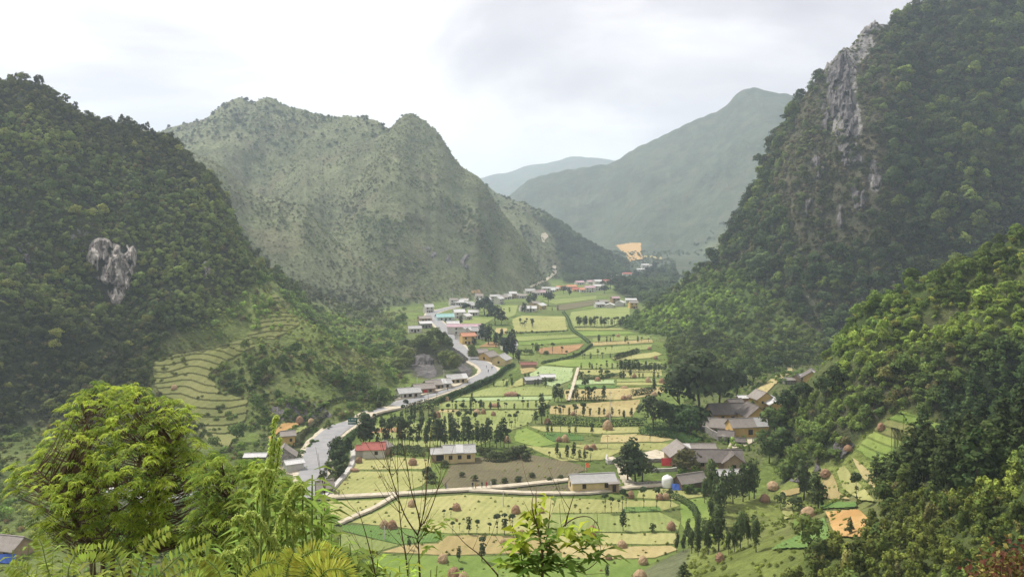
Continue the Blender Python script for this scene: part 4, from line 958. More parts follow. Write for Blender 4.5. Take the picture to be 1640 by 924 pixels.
# roadside row
for i, (px, py, l, rf, wl, pt, lb) in enumerate([(654, 637, 9.0, 'fibro', 'white_wall', None, 'first grey-roofed house of the roadside row, nearest the pole'), (678, 630, 8.5, 'tilep', 'mudbrown', None, 'second roadside house with brownish roof and red door'), (693, 624, 6.5, 'tilep', 'mudbrown', None, 'third roadside house, narrow and brown, in mid row'), (706, 622, 8.0, 'fibro', 'white_wall', (.3, .7, 'white'), 'fourth roadside house with pale patched roof'), (730, 614, 9.0, 'fibro', 'ochre_pale', (.75, 1, 'white'), 'last cream house of the roadside row before the bend')]):
    house('house', px, py, l, 6.0, 2.9, 23, wl, rf, lb, rise=1.4, over=.8, wins=(('f', .25, .9, 1.1, 1), ('f', .78, .9, 1.1, 1)), door=('f', .5, 1.2, 2.1) if i != 1 else ('f', .5, 1.4, 2.1, 'cloth_r'), patch=pt, porch=True)
house('house', 803, 584, 8.5, 7.5, 3.4, 70, 'ochre_pale', 'fibro', 'cream gable house on the outside of the road bend', rise=2.2, over=.9, wins=(('l', .5, 1, 1.1, 1.3),))
house('house', 782, 577, 9, 7, 2.9, 60, 'ochre', 'tilep', 'ochre house with pale roof left of the cream gable house', rise=2.0, over=.8, wins=(('l', .5, 1, 1.1, 1.2),))
house('house', 766, 571, 10, 6.5, 2.7, 25, 'mudbrown', 'tilep', 'brown-roofed house behind the ochre house at the bend', rise=1.6)
house('house', 815, 560, 9, 7, 3, 15, 'white_wall', 'fibro', 'grey-roofed house hidden among tall trees past the bend', rise=1.8)
house('shed', 846, 588, 8.0, 4.5, 1.7, 6, 'mudbrown', 'darkred', 'low field shed with dark red roof', 'shed', rise=.9)
house('shed', 876, 609, 7, 4.5, 2.0, 12, 'white_wall', 'white', 'white-roofed shed in the middle of the fields', 'shed', rise=.8)
house('shed', 852, 613, 7.5, 4.5, 1.9, 20, 'stone', 'fibro', 'grey shed behind small trees in the fields', 'shed', rise=.9)
# below the road
house('house', 599, 729, 6.8, 5.2, 2.6, 6, 'white_wall', 'red', 'small white house with bright red roof below the road', rise=1.4, wins=(('f', .62, .9, 1.0, .9),), D=271, z=.3)
house('shed', 581, 729, 3.8, 4.2, 2.0, 6, 'white_wall', 'red', 'red-roofed lean-to on the left end of the small white house', 'shed', rise=.8, D=272, z=.3)
house('shed', 612, 730, 4.0, 4.6, 2.3, 60, 'mudbrown', 'tilep', 'brown shed behind the small red-roofed house', 'shed', rise=1.2, D=274, z=.3)
house('house', 735, 735, 9.4, 6, 3.0, 8, 'ochre_pale', 'fibro', 'long pale house with patched grey roof behind the bare sapling', rise=1.5, D=266, z=.3, wins=(('f', .2, 1, 1.1, 1), ('f', .5, 1, 1.1, 1), ('f', .8, 1, 1.1, 1)), patch=(.4, .62, 'white'))
house('shed', 704, 734, 5.2, 5, 2.2, 8, 'mudbrown', 'fibro', 'open shed on the left end of the long pale house', 'shed', rise=1.0, D=267, z=.3, door=('f', .5, 2.2, 1.7))
# left of the road
house('hut', 461, 725, 4.4, 4.2, 3.2, 18, 'ochre', 'tilep', 'small ochre hut with grey roof left of the road', 'hut', rise=1.0, D=285, z=.6, wins=(('f', .7, .7, .9, 1.2),))
house('house', 455, 738, 5, 7, 2.6, 100, 'stone', 'tilep', 'grey stone house with steep roof in front of the ochre hut', rise=2.6, D=262, z=.4)
house('shed', 410, 741, 6.2, 4, 2.2, 5, 'stone', 'white', 'shed under a white sheet roof at the foot of the left slope', 'shed', rise=.5, D=262, z=.5)
house('shed', 470, 751, 5, 4, 2.0, 30, 'white_wall', 'white', 'white-roofed stall at the left edge of the road', 'shed', rise=.6, D=255, z=.5)
house('hut', 520, 792, 4.2, 3.4, 1.6, 20, 'stone', 'tilep', 'low round-roofed stone hut where the white path meets the road', 'hut', rise=1.4, D=233, z=.3)
house('house', 300, 815, 14, 7, 3, 6, 'white_wall', 'fibro', 'pale house glimpsed through the gaps of the feathery tree', D=222, z=.3, rise=1.6, wins=W1(.25, .5, .75))
house('house', 215, 820, 12, 7, 3, 0, 'white_wall', 'white', 'second pale house hidden behind the feathery tree trunk', D=222, z=.3, rise=1.6)
house('house', 12, 906, 8.2, 6, 2.2, -14, 'mudbrown', 'tilep', 'brown-roofed house with blue sheet in the lower left corner', D=188, z=.2, rise=1.8, door=('f', .8, 1.2, 1.9))
# blue sheets, tank, cloth
def sheet_obj(name, px, py, D, w_, h_, mat, label, cat, tilt=0.5, z=None):
    c = at(px, py, D); c.z = z if z is not None else c.z
    V = []; Fc = []
    for j in range(5):
        for i in range(7):
            u, v_ = i / 6 - .5, j / 4
            V.append((u * w_, -v_ * h_ * tilt + .12 * math.sin(i * 1.9 + j), (1 - v_) * h_ * (1 - tilt * .4) + .06 * math.cos(i * 2.3)))
    n_ = len(V); V += [(x, y + .03, z_ - .03) for x, y, z_ in V]
    for j in range(4):
        for i in range(6):
            p = j * 7 + i; Fc += [(p, p + 7, p + 8, p + 1), (n_ + p, n_ + p + 1, n_ + p + 8, n_ + p + 7)]
    o = link(name, pmesh(name, V, Fc, mat, True), loc=c); return tag(o, label, cat)
sheet_obj('tarpaulin', 10, 908, 184, 4.2, 2.0, RM['blue'], 'blue tarpaulin hung on the house in the lower left corner', 'tarpaulin', .5, .2)
sheet_obj('tarpaulin', 1083, 779, 236, 2.4, 1.9, RM['blue'], 'blue tarpaulin beside the small timber hut', 'tarpaulin', .6, .2)
sheet_obj('cloth', 1068, 734, 259, 3.4, 2.4, M['cloth_r'], 'bright red cloth hung in the hamlet courtyard', 'cloth', .15, .4)
# white dome-topped water tank
b = MB(); prof = [(1.55, 0), (1.6, .3), (1.6, 2.0), (1.45, 2.5), (1.0, 2.95), (.35, 3.15), (.3, 3.35), (.02, 3.4)]
V = [(r_ * math.cos(j * math.pi / 8), r_ * math.sin(j * math.pi / 8), z_) for r_, z_ in prof for j in range(16)]
Fc = [(i * 16 + j, i * 16 + (j + 1) % 16, i * 16 + 16 + (j + 1) % 16, i * 16 + 16 + j) for i in range(len(prof) - 1) for j in range(16)]
tag(link('water_tank', pmesh('water_tank', V, Fc, M['white_paint'], True), loc=at(1069, 779, 238) * 1.0), 'round white water tank beside the blue tarpaulin in the lower hamlet', 'tank').location.z = .2
# walls and courtyards
def wall(name, pts, h, th, mat, label, cat='wall', cap=True):
    pts = smooth([Vector((p.x, p.y, 0)) for p in pts], 5); V = []; Fc = []
    for i, p in enumerate(pts):
        d = (pts[min(i + 1, len(pts) - 1)] - pts[max(i - 1, 0)]).normalized(); s = Vector((d.y, -d.x, 0)) * th / 2; z0 = float(hz(p.x, p.y)); hh = z0 + h + random.uniform(-.1, .1)
        for q, zz in ((p - s, z0 - .8), (p - s, hh), (p + s, hh), (p + s, z0 - .8)): V.append((q.x, q.y, zz))
    for i in range(len(pts) - 1):
        for k_ in range(3): Fc.append((4 * i + k_, 4 * i + k_ + 1, 4 * i + 5 + k_, 4 * i + 4 + k_))
    Fc += [(0, 1, 2, 3), tuple(range(len(V) - 4, len(V)))[::-1]]
    return tag(link(name, pmesh(name, V, Fc, mat)), label, cat)
wall('stone_wall', [flo(*p) for p in [(1124,682),(1127,691),(1138,700),(1152,707),(1162,712)]], 2.4, .6, M['stone'], 'curved grey stone wall round the village courtyard')
wall('stone_wall', [flo(*p) for p in [(972,733),(974,743),(1000,738)]], 1.2, .5, M['concrete'], 'pale low wall where the path enters the lower hamlet')
wall('stone_wall', [flo(*p) for p in [(1030,741),(1050,741),(1082,739)]], 1.1, .4, M['stone'], 'dark low wall in front of the hamlet courtyard')
wall('stone_wall', [flo(*p) for p in [(1014,778),(1040,777),(1064,776)]], 1.0, .5, M['stone'], 'dark field wall between path and white tank')
wall('stone_wall', [flo(*p) for p in [(1044,757),(1060,756),(1084,755)]], 1.0, .5, M['concrete'], 'pale terrace wall below the hamlet courtyard')
def yard(poly, label):
    pts = [flo(*p) for p in poly]; zz = max(float(hz(p.x, p.y)) for p in pts) + .3; n_ = len(pts)
    V = [(p.x, p.y, zz) for p in pts] + [(p.x, p.y, -1) for p in pts]
    tag(link('yard', pmesh('yard', V, [tuple(range(n_))] + [(i, (i + 1) % n_, n_ + (i + 1) % n_, n_ + i) for i in range(n_)], M['dirt'])), kind='structure', label=label)
yard([(1024,740),(1030,727),(1050,722),(1070,728),(1082,738)][::-1], 'pale beaten-earth yard of the lower hamlet')
yard([(1165,722),(1172,704),(1205,700),(1215,706),(1190,720)][::-1], 'pale yard below the large ochre house')
yard([(1128,690),(1135,682),(1165,688),(1165,708),(1145,702)][::-1], 'walled yard of the village')
yard([(440,745),(480,732),(498,740),(498,765),(460,760)][::-1], 'pale apron beside the road')
yard([(628,643),(700,622),(740,610),(752,610),(735,620),(660,640)][::-1], 'pale apron before the roadside houses')
# ------------------------------------------------------------------ the far town
TOWN = [(712,513,14,9,'teal','blue_wall',18),(735,510,9,8,'white','white_wall',18),(686,501,8,6,'white','white_wall',30),(680,515,10,7,'tilep','mudbrown',25),(681,525,9,7,'white','stone',20),(664,532,9,6,'fibro','white_wall',15),(735,489,9,7,'white','white_wall',10),(744,486,8,7,'fibro','white_wall',-8),(751,491,8,7,'white','white_wall',15),(757,494,8,6,'fibro','white_wall',5),(726,489,8,6,'tilep','white_wall',20),
 (767,482,8,6,'tilep','white_wall',10),(771,487,9,7,'fibro','white_wall',0),(779,484,8,6,'white','white_wall',20),(758,505,9,7,'white','white_wall',8),(746,512,9,7,'white','white_wall',60),(792,483,10,7,'fibro','white_wall',15),(799,487,9,7,'white','white_wall',60),(806,480,9,7,'tilep','white_wall',12),(813,479,8,7,'fibro','white_wall',12),(821,478,8,6,'white','mudbrown',12),(829,477,8,6,'fibro','white_wall',15),(837,478,9,7,'tilep','white_wall',5),
 (848,470,12,8,'fibro','white_wall',20),(858,473,9,7,'tilep','white_wall',10),(866,472,10,7,'pink','white_wall',12),(874,469,10,7,'fibro','white_wall',15),(881,468,11,8,'white','white_wall',15),(888,466,10,8,'fibro','ochre_pale',15),(840,498,9,7,'tilep','white_wall',10),(850,499,10,7,'white','white_wall',0),(865,495,11,8,'white','ochre_pale',60),(857,490,8,6,'tilep','mudbrown',30),
 (725,525,9,6,'white','white_wall',10),(745,535,25,9,'pink','white_wall',4),(748,540,9,7,'fibro','white_wall',50),(758,541,9,7,'white','white_wall',40),(742,545,9,7,'tilep','white_wall',35),(766,542,8,6,'fibro','white_wall',10),(749,551,9,7,'orange','ochre',20),
 (898,464,12,8,'orange','ochre_pale',8),(906,465,12,8,'red','ochre_pale',8),(915,466,12,8,'orange','white_wall',8),(925,467,13,9,'red','ochre',8),(936,468,12,8,'orange','white_wall',8),(944,468,12,8,'pink','white_wall',8),(951,463,12,8,'white','white_wall',5),(959,465,13,8,'white','white_wall',5),(946,455,12,8,'pink','white_wall',20),(957,457,11,8,'white','white_wall',20),(961,450,12,8,'red','white_wall',10),(972,448,16,9,'teal','white_wall',5),(972,454,12,8,'red','ochre_pale',10),(928,456,12,8,'pink','white_wall',20),(985,448,12,8,'fibro','white_wall',20),(992,449,12,8,'pink','white_wall',5),(1004,444,14,9,'red','white_wall',5),
 (1033,429,14,9,'white','white_wall',10),(1026,434,14,9,'white','white_wall',5),(1038,435,13,9,'fibro','white_wall',25),(1058,433,13,9,'white','blue_wall',0),(1067,434,12,9,'white','white_wall',15),(1046,428,12,9,'tilep','white_wall',10),(1024,467,12,8,'teal','white_wall',60),(1033,466,11,8,'teal','white_wall',10),
 (960,492,9,7,'fibro','white_wall',15),(977,493,10,8,'white','white_wall',80),(993,490,11,8,'white','white_wall',75),(1010,485,11,7,'white','white_wall',5),(1014,494,8,6,'tilep','ochre',10),(966,488,9,7,'tilep','mudbrown',20),(985,486,8,6,'pink','mudbrown',20)]
RC = {'teal': 'teal', 'white': 'white', 'tilep': 'brownish', 'fibro': 'grey', 'pink': 'pinkish', 'orange': 'orange', 'red': 'red'}
def clus(px, py):
    if px < 775 and py > 495 and px < 700: return 'by the road at the near edge of the town'
    if px < 775 and py > 520: return 'in the cluster behind the roadside knoll'
    if px < 790: return 'in the left part of the distant town'
    if px < 895 and py < 485: return 'in the row along the middle of the distant town'
    if px < 895: return 'on the field edge before the distant town'
    if py > 478: return 'in the small group at the far field edge'
    if px < 1010: return 'in the dense centre of the distant town'
    return 'at the far end of the distant town'
for px, py, l, w_, rf, wl, yw in TOWN:
    two = random.random() < .25
    house('house', px, py, l, w_, 5.6 if two else random.uniform(2.8, 3.6), yw, wl, rf, 'small house with %s roof %s' % (RC[rf], clus(px, py)), rise=random.uniform(1.3, 2.2), group='%s roofed houses %s' % (RC[rf], clus(px, py)), wins=(('f', .25, 1.1, 1.2, 1), ('f', .75, 1.1, 1.2, 1)) + ((('f', .25, 1.1, 1.2, 3.6), ('f', .75, 1.1, 1.2, 3.6)) if two else ()), door=('f', .5, 1.2, 2.1))
# ------------------------------------------------------------------ field trees
GD, GM, GL = (.058, .082, .034), (.085, .115, .038), (.12, .155, .042)
def ft(px, py, hp, kind, label, group=None, tint=None, name='field_tree', wide=1.0, D=None):
    loc = at(px, py, D) if D else (hit(px, py, 100) or flo(px, py)); loc.z = float(hz(loc.x, loc.y)) + .05
    h = hp * loc.y / F
    return tree(name, kind, loc, h, tint or (GD if kind in ('col', 'dbl', 'lol') else GM), label, 'tree', group, wide)
G1 = 'thin lopped tree in the line across the bottom fields'
for px, py, h, k_ in [(725,855,20,'lol'),(736,850,13,'lol'),(751,855,27,'col'),(764,855,23,'lol'),(784,855,18,'lol'),(796,855,32,'lol'),(808,856,34,'dbl'),(820,853,30,'lol'),(711,832,16,'lol'),(722,829,16,'lol')]: ft(px, py, h, k_, G1, 'line of lopped trees in the bottom fields', wide=1.35)
for px, py, h, k_, lb in [(735,899,24,'col','stubby dark tree beside a haystack low in the bottom field'),(772,899,39,'dbl','tall two-tufted dark tree low in the bottom field'),(655,880,22,'dbl','dark lopped tree beside the bare sapling'),(739,926,17,'lol','small round tree at the bottom edge near two haystacks'),(799,920,14,'lol','little round tree at the bottom edge left of the leafy sprout'),
   (998,850,34,'col','bushy dark column tree in the middle of the lower fields'),(1045,852,14,'spray','small shrub on a field edge in the lower fields'),(972,926,22,'col','dark tree at the bottom edge right of the leafy sprout'),(1096,934,34,'pine','dark tree at the bottom edge below the grove')]: ft(px, py, h, k_, lb, wide=1.4)
for px, py, h, k_ in [(969,821,31,'lol'),(979,821,25,'lol'),(1031,814,34,'lol'),(1052,814,33,'lol'),(1074,812,28,'lol'),(991,816,16,'lol'),(1003,812,22,'lol'),(997,816,33,'lol')]: ft(px, py, h, k_, 'thin tree with a round tuft on the field below the long pale house', 'tufted trees below the long pale house', wide=1.25)
for px, py, h, k_ in [(1102,869,38,'tall'),(1117,861,38,'tall'),(1084,884,34,'tall'),(1094,884,30,'tall'),(1118,890,50,'tall'),(1134,888,58,'tall'),(1151,882,74,'tall'),(1141,855,62,'tall'),(1153,842,72,'tall'),(1128,872,44,'tall'),(1108,886,40,'tall'),(1146,866,60,'tall'),(1186,880,60,'tall'),(1167,888,38,'tall'),(1211,884,58,'tall'),(1198,872,50,'tall'),(1176,884,48,'tall'),(1192,862,44,'tall')]:
    ft(px, py, h, k_, 'dark slender tree in the grove at the lower right fields', 'slender trees of the lower right grove', wide=random.uniform(.5, .75))
for px, py, h in [(1200,800,68),(1174,806,60),(1139,810,78),(1150,824,62),(1190,803,62),(1160,808,55),(1128,806,40),(1208,798,60),(1145,800,50)]: ft(px, py, h, 'tall', 'tall dark tree in the clump in front of the lower hamlet', 'tall trees before the lower hamlet', wide=random.uniform(.6, .85))
for px, py, h, k_, lb in [(1287,800,66,'tall','tall dark tree between the right hillside plots and the rubble'),(1311,818,62,'tall','slim dark tree on the edge of the green vegetable plot'),(1372,818,60,'lol','single round-topped tree on the yellow right hillside terrace'),(1250,815,26,'spray','pale green banana-like shrub beside a haystack'),(1361,858,30,'pine','dark tree at the corner of the orange plot'),(1275,815,28,'shrub','bush behind the large haystack on the rocks'),
   (1404,787,60,'pine','first dark conifer at the left end of the terrace stand'),(1430,787,66,'pine','second dark conifer of the terrace stand'),(1454,778,80,'pine','tallest dark conifer of the terrace stand'),(1480,770,76,'pine','fourth dark conifer of the terrace stand'),(1418,780,52,'pine','small dark conifer inside the terrace stand')]: ft(px, py, h, k_, lb, wide=1.1)
# trees by the long pale house
for px, py, h, k_, lb, t_ in [(1006,772,62,'tall','tall grey-green tree just right of the long pale house',(.07,.085,.035)),(1018,773,72,'tall','tallest dark tree beside the path to the hamlet',GD),(1029,772,44,'broad','rounded tree right of the tallest path tree',(.075,.09,.035)),(993,748,22,'shrub','dark round bush at the corner of the hamlet wall',GD),(1098,764,46,'broad','autumn-tinted round tree in front of the brown gable house',(.10,.095,.035)),(962,781,10,'shrub','small bush against the wall of the long pale house',GM)]: ft(px, py, h, k_, lb, tint=t_, wide=1.25)
# big dark trees at the foot of the right mountain
for px, py, h, w_, lb, t_ in [(1118,676,112,1.0,'largest dark spreading tree left of the village',(.05,.068,.028)),(1088,672,78,1.1,'dark spreading tree on the field side of the largest tree',(.052,.072,.028)),(1152,664,84,1.0,'dark spreading tree between the largest tree and the village',(.048,.068,.028)),(1046,694,60,1.0,'grey-green tree at the right end of the long hedge',(.05,.065,.03)),(1072,694,50,1.1,'bushy green tree below the dark spreading trees',(.045,.075,.024)),(1105,700,46,1.2,'bright bushy tree at the foot of the largest dark tree',(.05,.085,.026)),(1180,640,50,1.1,'dark tree behind the village roofs',(.034,.05,.022))]: ft(px, py, h, 'broad', lb, tint=t_, wide=w_)
for px, py, h, lb in [(1076,684,46,'thicket under the left of the dark spreading trees'),(1100,686,54,'thicket under the middle of the dark spreading trees'),(1116,686,50,'thicket under the right of the dark spreading trees')]: ft(px, py, h, 'shrub', lb, tint=(.055,.085,.028), name='thicket', wide=1.15)
for px, py, h, lb in [(1240,704,52,'bushy tree against the right wall of the large ochre house'),(1252,730,48,'bushy tree below the large ochre house'),(1232,742,40,'dark bushy tree right of the lower hamlet'),(1262,668,44,'tree right of the white sheet roof'),(1285,652,40,'tree below the lone ochre gable house'),(1322,646,44,'tree right below the lone ochre gable house'),(1338,622,40,'tree at the right wall of the lone ochre gable house'),(1206,618,34,'bushy tree left of the yellow track field'),(1240,598,30,'small tree at the top of the yellow track field'),(1186,612,40,'dark tree between the big trees and the yellow track field'),(1290,580,26,'small tree behind the lone ochre gable house'),(1268,576,26,'small tree above the stone pen'),(1222,722,34,'tree at the edge of the pale village yard')]: ft(px, py, h, 'broad', lb, tint=random.choice([(.05,.075,.025),(.07,.10,.03),(.085,.125,.035)]), wide=1.1)
# long hedge line trees
G2 = 'thin dark tree of the line above the long dark hedge'
for px, py, h, k_ in [(890,666,15,'lol'),(902,665,16,'lol'),(920,664,17,'lol'),(934,667,22,'lol'),(945,665,11,'lol'),(960,664,9,'lol'),(999,671,14,'col'),(1011,669,16,'col')]: ft(px, py, h, k_, G2, 'trees above the long hedge', wide=1.7)
for px, py, h, k_, lb in [(858,678,22,'col','short dark column tree left of the long hedge'),(868,678,48,'col','tallest dark column tree left of the long hedge'),(877,676,28,'lol','dark tufted tree touching the long hedge'),(1048,630,26,'col','lone slim tree at the right field edge'),(1041,709,14,'lol','tiny tree in the brown field')]: ft(px, py, h, k_, lb, wide=1.25)
for px, py, h, k_ in [(888,643,26,'col'),(894,643,29,'dbl'),(900,643,22,'col'),(909,643,17,'lol'),(918,642,17,'col'),(923,643,26,'dbl'),(934,642,16,'lol'),(938,641,34,'lol'),(943,642,24,'col'),(947,641,18,'lol'),(952,641,22,'lol'),(967,642,25,'col')]: ft(px, py, h, k_, 'slim dark tree in the row with the short hedge', 'row of slim trees with the short hedge', wide=1.35)
for px, py, h in [(816,683,20),(825,684,22),(829,675,17),(810,668,9),(830,642,11),(837,645,9),(819,690,16),(834,690,10),(845,686,10),(852,672,8)]: ft(px, py, h, 'lol', 'little tree on the lime green field right of the orchard', 'little trees right of the orchard', wide=1.3)
for px, py, h in [(892,733,24),(908,737,24),(919,735,27),(928,738,18),(897,735,12),(880,735,12),(936,738,18),(946,739,22),(940,737,14)]: ft(px, py, h, random.choice(['lol', 'col']), 'thin tree on the near edge of the pale field above the ploughed field', 'thin trees above the ploughed field', (.06, .075, .035), wide=1.3)
# orchard of lopped trees behind the red-roofed house
n_ = 0
for row, (y0, y1, x0, x1, cnt, h0, h1) in enumerate([(713,718,604,818,30,26,48),(699,705,610,800,18,22,36),(688,692,596,770,16,20,34),(668,672,640,760,12,14,24),(655,660,720,800,9,12,20)]):
    for i in range(cnt):
        px = x0 + (x1 - x0) * (i + random.uniform(.1, .9)) / cnt
        ft(px, random.uniform(y0, y1), random.uniform(h0, h1), random.choice(['col', 'col', 'lol', 'dbl']), 'dark lopped tree in %s row of the orchard behind the red-roofed house' % ['the front', 'the second', 'the third', 'the fourth', 'the back'][row], 'orchard trees, %s row' % ['front', 'second', 'third', 'fourth', 'back'][row], wide=random.uniform(.9, 1.3))
for px, py, h, k_, lb in [(582,716,58,'tall','tall feathery tree standing beside the green road sign'),(592,714,50,'tall','slightly smaller feathery tree right of the road sign tree'),(552,736,36,'spray','grey-green roadside bush below the road sign'),(536,742,44,'tall','roadside tree on the inner edge of the road curve'),(547,748,36,'spray','bushy roadside shrub on the inner curve'),(650,668,28,'lol','round-headed tree standing against the grey road'),
                          (530,762,26,'spray','low shrub beside the white drain path'),(545,765,24,'spray','bright shrub beside the white drain path'),(515,775,22,'spray','shrub at the near end of the road')]: ft(px, py, h, k_, lb, tint=(.055, .078, .03), wide=1.15)
for px, py, h in [(790,738,22),(800,738,20),(812,736,22),(824,734,26),(835,732,28),(842,738,18),(640,720,14),(655,722,14),(668,724,16),(770,728,18),(780,732,20),(690,772,24),(684,764,22),(712,748,16),(740,764,12),(760,770,14),(790,776,13),(808,774,14),(830,772,14),(880,772,12),(898,769,12),(852,765,12)]: ft(px, py, h, 'shrub', ('grey-green bush above the dark ploughed field' if py < 740 and px > 760 else 'grey-green bush between the two pale houses' if px < 680 else 'grey-green bush at the left edge of the ploughed field' if px < 745 else 'grey-green bush on the path side of the ploughed field'), 'bushes round the ploughed field', (.075, .09, .035), 'bush', 1.1)
# far field rows
for i in range(24): ft(993 + i * 3.2 + random.uniform(-1, 1), 596 + random.uniform(-1.5, 1), random.uniform(11, 20), random.choice(['col', 'dbl', 'col']), 'dark slim tree in the dense row at the right field edge', 'dense tree row at the right field edge', wide=1.35)
for i in range(15): ft(924 + i * 5.4 + random.uniform(-2, 2), 523 + random.uniform(-1, 1), random.uniform(12, 17), random.choice(['lol', 'col', 'tall']), 'dark tree in the far row across the lime field', 'far tree row across the lime field', wide=1.5)
for i in range(12): ft(833 + random.uniform(0, 22), 520 + random.uniform(0, 7), random.uniform(8, 13), 'lol', 'tiny tree in the far yellow field', 'tiny trees in the far yellow field', wide=1.3)
for i in range(12): ft(812 + i * 8 + random.uniform(-3, 3), 533.5 + random.uniform(-1.5, 1.5), random.uniform(3, 6), 'shrub', 'tiny bush along the far field bank', 'bushes along the far field bank', GD, 'bush')
for px, py, h, k_ in [(853,562,12,'lol'),(860,565,16,'tall'),(868,564,13,'lol'),(885,567,18,'lol'),(900,567,12,'lol'),(848,568,12,'shrub'),(875,568,9,'shrub'),(957,567,8,'lol'),(970,564,7,'lol'),(980,562,8,'lol'),(1006,556,8,'lol'),(992,576,10,'lol'),(1011,575,9,'lol'),(840,568,10,'spray'),(955,597,8,'lol'),(961,598,10,'lol'),(972,599,9,'shrub'),(930,604,10,'spray'),(980,603,9,'shrub'),(818,613,14,'lol'),(841,611,13,'col'),(847,611,14,'col'),(862,606,10,'lol'),(883,612,9,'shrub'),(880,612,8,'shrub'),(868,612,8,'shrub'),(757,646,9,'lol'),(756,641,12,'col')]:
    ft(px, py, h, k_, 'small dark tree dotted over the middle fields', 'small trees dotted over the middle fields', wide=1.4)
for px, py, h, w_ in [(772,545,28,1),(782,552,34,.9),(793,520,30,1),(785,506,24,1.2),(776,505,30,1.1),(803,520,20,1),(812,572,34,.8),(822,575,36,.8),(818,566,40,.7),(806,562,22,1),(830,580,20,1),(840,500,16,1),(847,489,18,1.1),(856,487,18,1.2),(878,490,22,1),(882,482,14,1),(903,470,12,1.2),(912,473,13,1.2),(765,500,22,1),(746,503,18,1),(738,520,15,1),(794,556,26,.8),(760,556,16,1),(802,548,22,.8),(985,460,22,1.2),(995,462,20,1.3),(1005,466,22,1.2),(1015,470,22,1.2),(978,463,16,1.2),(1028,476,18,1.2),(1040,472,18,1.2),(1048,440,22,1.2),(1040,445,18,1.2),(968,470,14,1.2),(1020,452,20,1.2),(1032,454,18,1.2),(1058,446,18,1.2),(985,452,18,1),(965,461,12,1)]:
    ft(px, py, h, 'tall' if w_ < 1 else random.choice(['broad', 'tall']), ('%s dark tree near the houses ' % ('slim' if w_ < 1 else 'bushy' if h < 20 else 'tall')) + clus(px, py), 'trees among the distant houses', (.034, .05, .028), 'town_tree', w_ * 1.2)
for y_, x0_, x1_, cn, wh in [(607,930,1060,12,'below the dense tree row'),(592,930,990,8,'left of the dense tree row'),(549,952,1042,9,'on the far tan strip'),(656,740,860,12,'across the lime field below the road bank'),(620,770,882,9,'above the white-roofed field shed'),(576,905,985,8,'beside the streamside thicket'),(668,890,1000,9,'behind the long hedge'),(696,870,960,7,'on the green plots before the long hedge'),(500,800,900,8,'on the field edge before the distant town')]:
    for i in range(cn): ft(x0_ + (x1_ - x0_) * (i + random.random()) / cn, y_ + random.uniform(-1.5, 1.5), random.uniform(9, 17) * (y_ - 300) / 320, random.choice(['lol', 'col', 'dbl']), 'thin dark tree in the loose line ' + wh, 'loose tree line ' + wh, wide=random.uniform(1.1, 1.6))
# ------------------------------------------------------------------ hedges and field banks
def hedge(pts, h, wd, label, tint, dens=9, leaf=.28, name='hedge', cat='hedge'):
    P_ = smooth([Vector((p.x, p.y, float(hz(p.x, p.y)))) for p in pts], 5); ln = sum((b_ - a_).length for a_, b_ in zip(P_, P_[1:])); n = int(ln * (h + wd) * dens)
    cum = np.cumsum([0] + [(b_ - a_).length for a_, b_ in zip(P_, P_[1:])]); s = rng.uniform(0, ln, n)
    X = np.interp(s, cum, [p.x for p in P_]); Y = np.interp(s, cum, [p.y for p in P_]); Z = np.interp(s, cum, [p.z for p in P_])
    hh = h * (.75 + .5 * fbm(s / 2.2, s * 0 + pts[0].x, 3)); ph = rng.uniform(-.25, 3.4, n); w2 = wd / 2 * (.8 + .5 * fbm(s / 3, s * 0 + 5, 2))
    dx = np.gradient(np.interp(s, cum, [p.x for p in P_])) * 0; 
    c = np.stack([X + np.cos(ph) * w2 * .5 + rng.normal(0, .15, n), Y + np.cos(ph) * w2 + rng.normal(0, .15, n), Z + np.clip(np.sin(ph), .05, 1) ** .6 * hh * rng.uniform(.75, 1.05, n)], 1)
    out = np.stack([np.cos(ph) * .3, np.cos(ph), np.sin(ph) + .2], 1); nn = out + rng.normal(0, .6, (n, 3)); nn /= np.linalg.norm(nn, axis=1)[:, None]
    a = np.cross(nn, rng.normal(size=(n, 3))); a /= np.linalg.norm(a, axis=1)[:, None]; b_ = np.cross(nn, a); sz = leaf * rng.uniform(.6, 1.4, (n, 1))
    V = np.stack([c - a * sz, c - b_ * sz * .6, c + a * sz, c + b_ * sz * .6], 1).reshape(-1, 3)
    nv = np.repeat((out + nn * .4) / np.linalg.norm(out + nn * .4, axis=1)[:, None], 4, 0)
    me = leafmesh(name, [(V, np.arange(n * 4).reshape(n, 4), nv, np.repeat(rng.random(n), 4))], M['leaf_o'])
    o = link(name, me); o.color = (*tint, 1); return tag(o, label, cat)
fl = lambda *q: [flo(*p) for p in q]
hedge(fl((882,679),(920,681),(960,683),(1000,682),(1034,680)), 2.9, 3.2, 'long dense dark hedge across the middle fields', (.04, .07, .024))
hedge(fl((922,641),(945,642),(972,641)), 1.8, 2.2, 'short hedge at the foot of the slim tree row', (.05, .08, .026))
hedge(fl((985,577),(1005,571),(1022,566)), 3.2, 4, 'dark hedge on the far right of the lime field', (.05, .065, .026))
hedge(fl((868,583),(895,578),(920,572),(935,564),(948,553)), 1.7, 3.2, 'green streamside thicket winding across the far fields', (.07, .11, .04))
hedge(fl((944,550),(932,540),(916,528),(910,512),(902,500)), 1.3, 4, 'light green streamside thicket beyond the yellow field', (.10, .145, .055))
hedge(fl((700,648),(735,633),(770,617),(795,606),(806,596),(822,588)), 2.6, 5, 'green bank of bushes below the road bend', (.06, .105, .03))
hedge(fl((790,612),(770,621),(740,634)), 2.8, 3, 'dark hedge along the road bank', (.04, .065, .024))
hedge(fl((1012,634),(1030,632),(1046,629)), 3, 4, 'dark hedge at the edge of the tan field by the big trees', (.038, .06, .024))
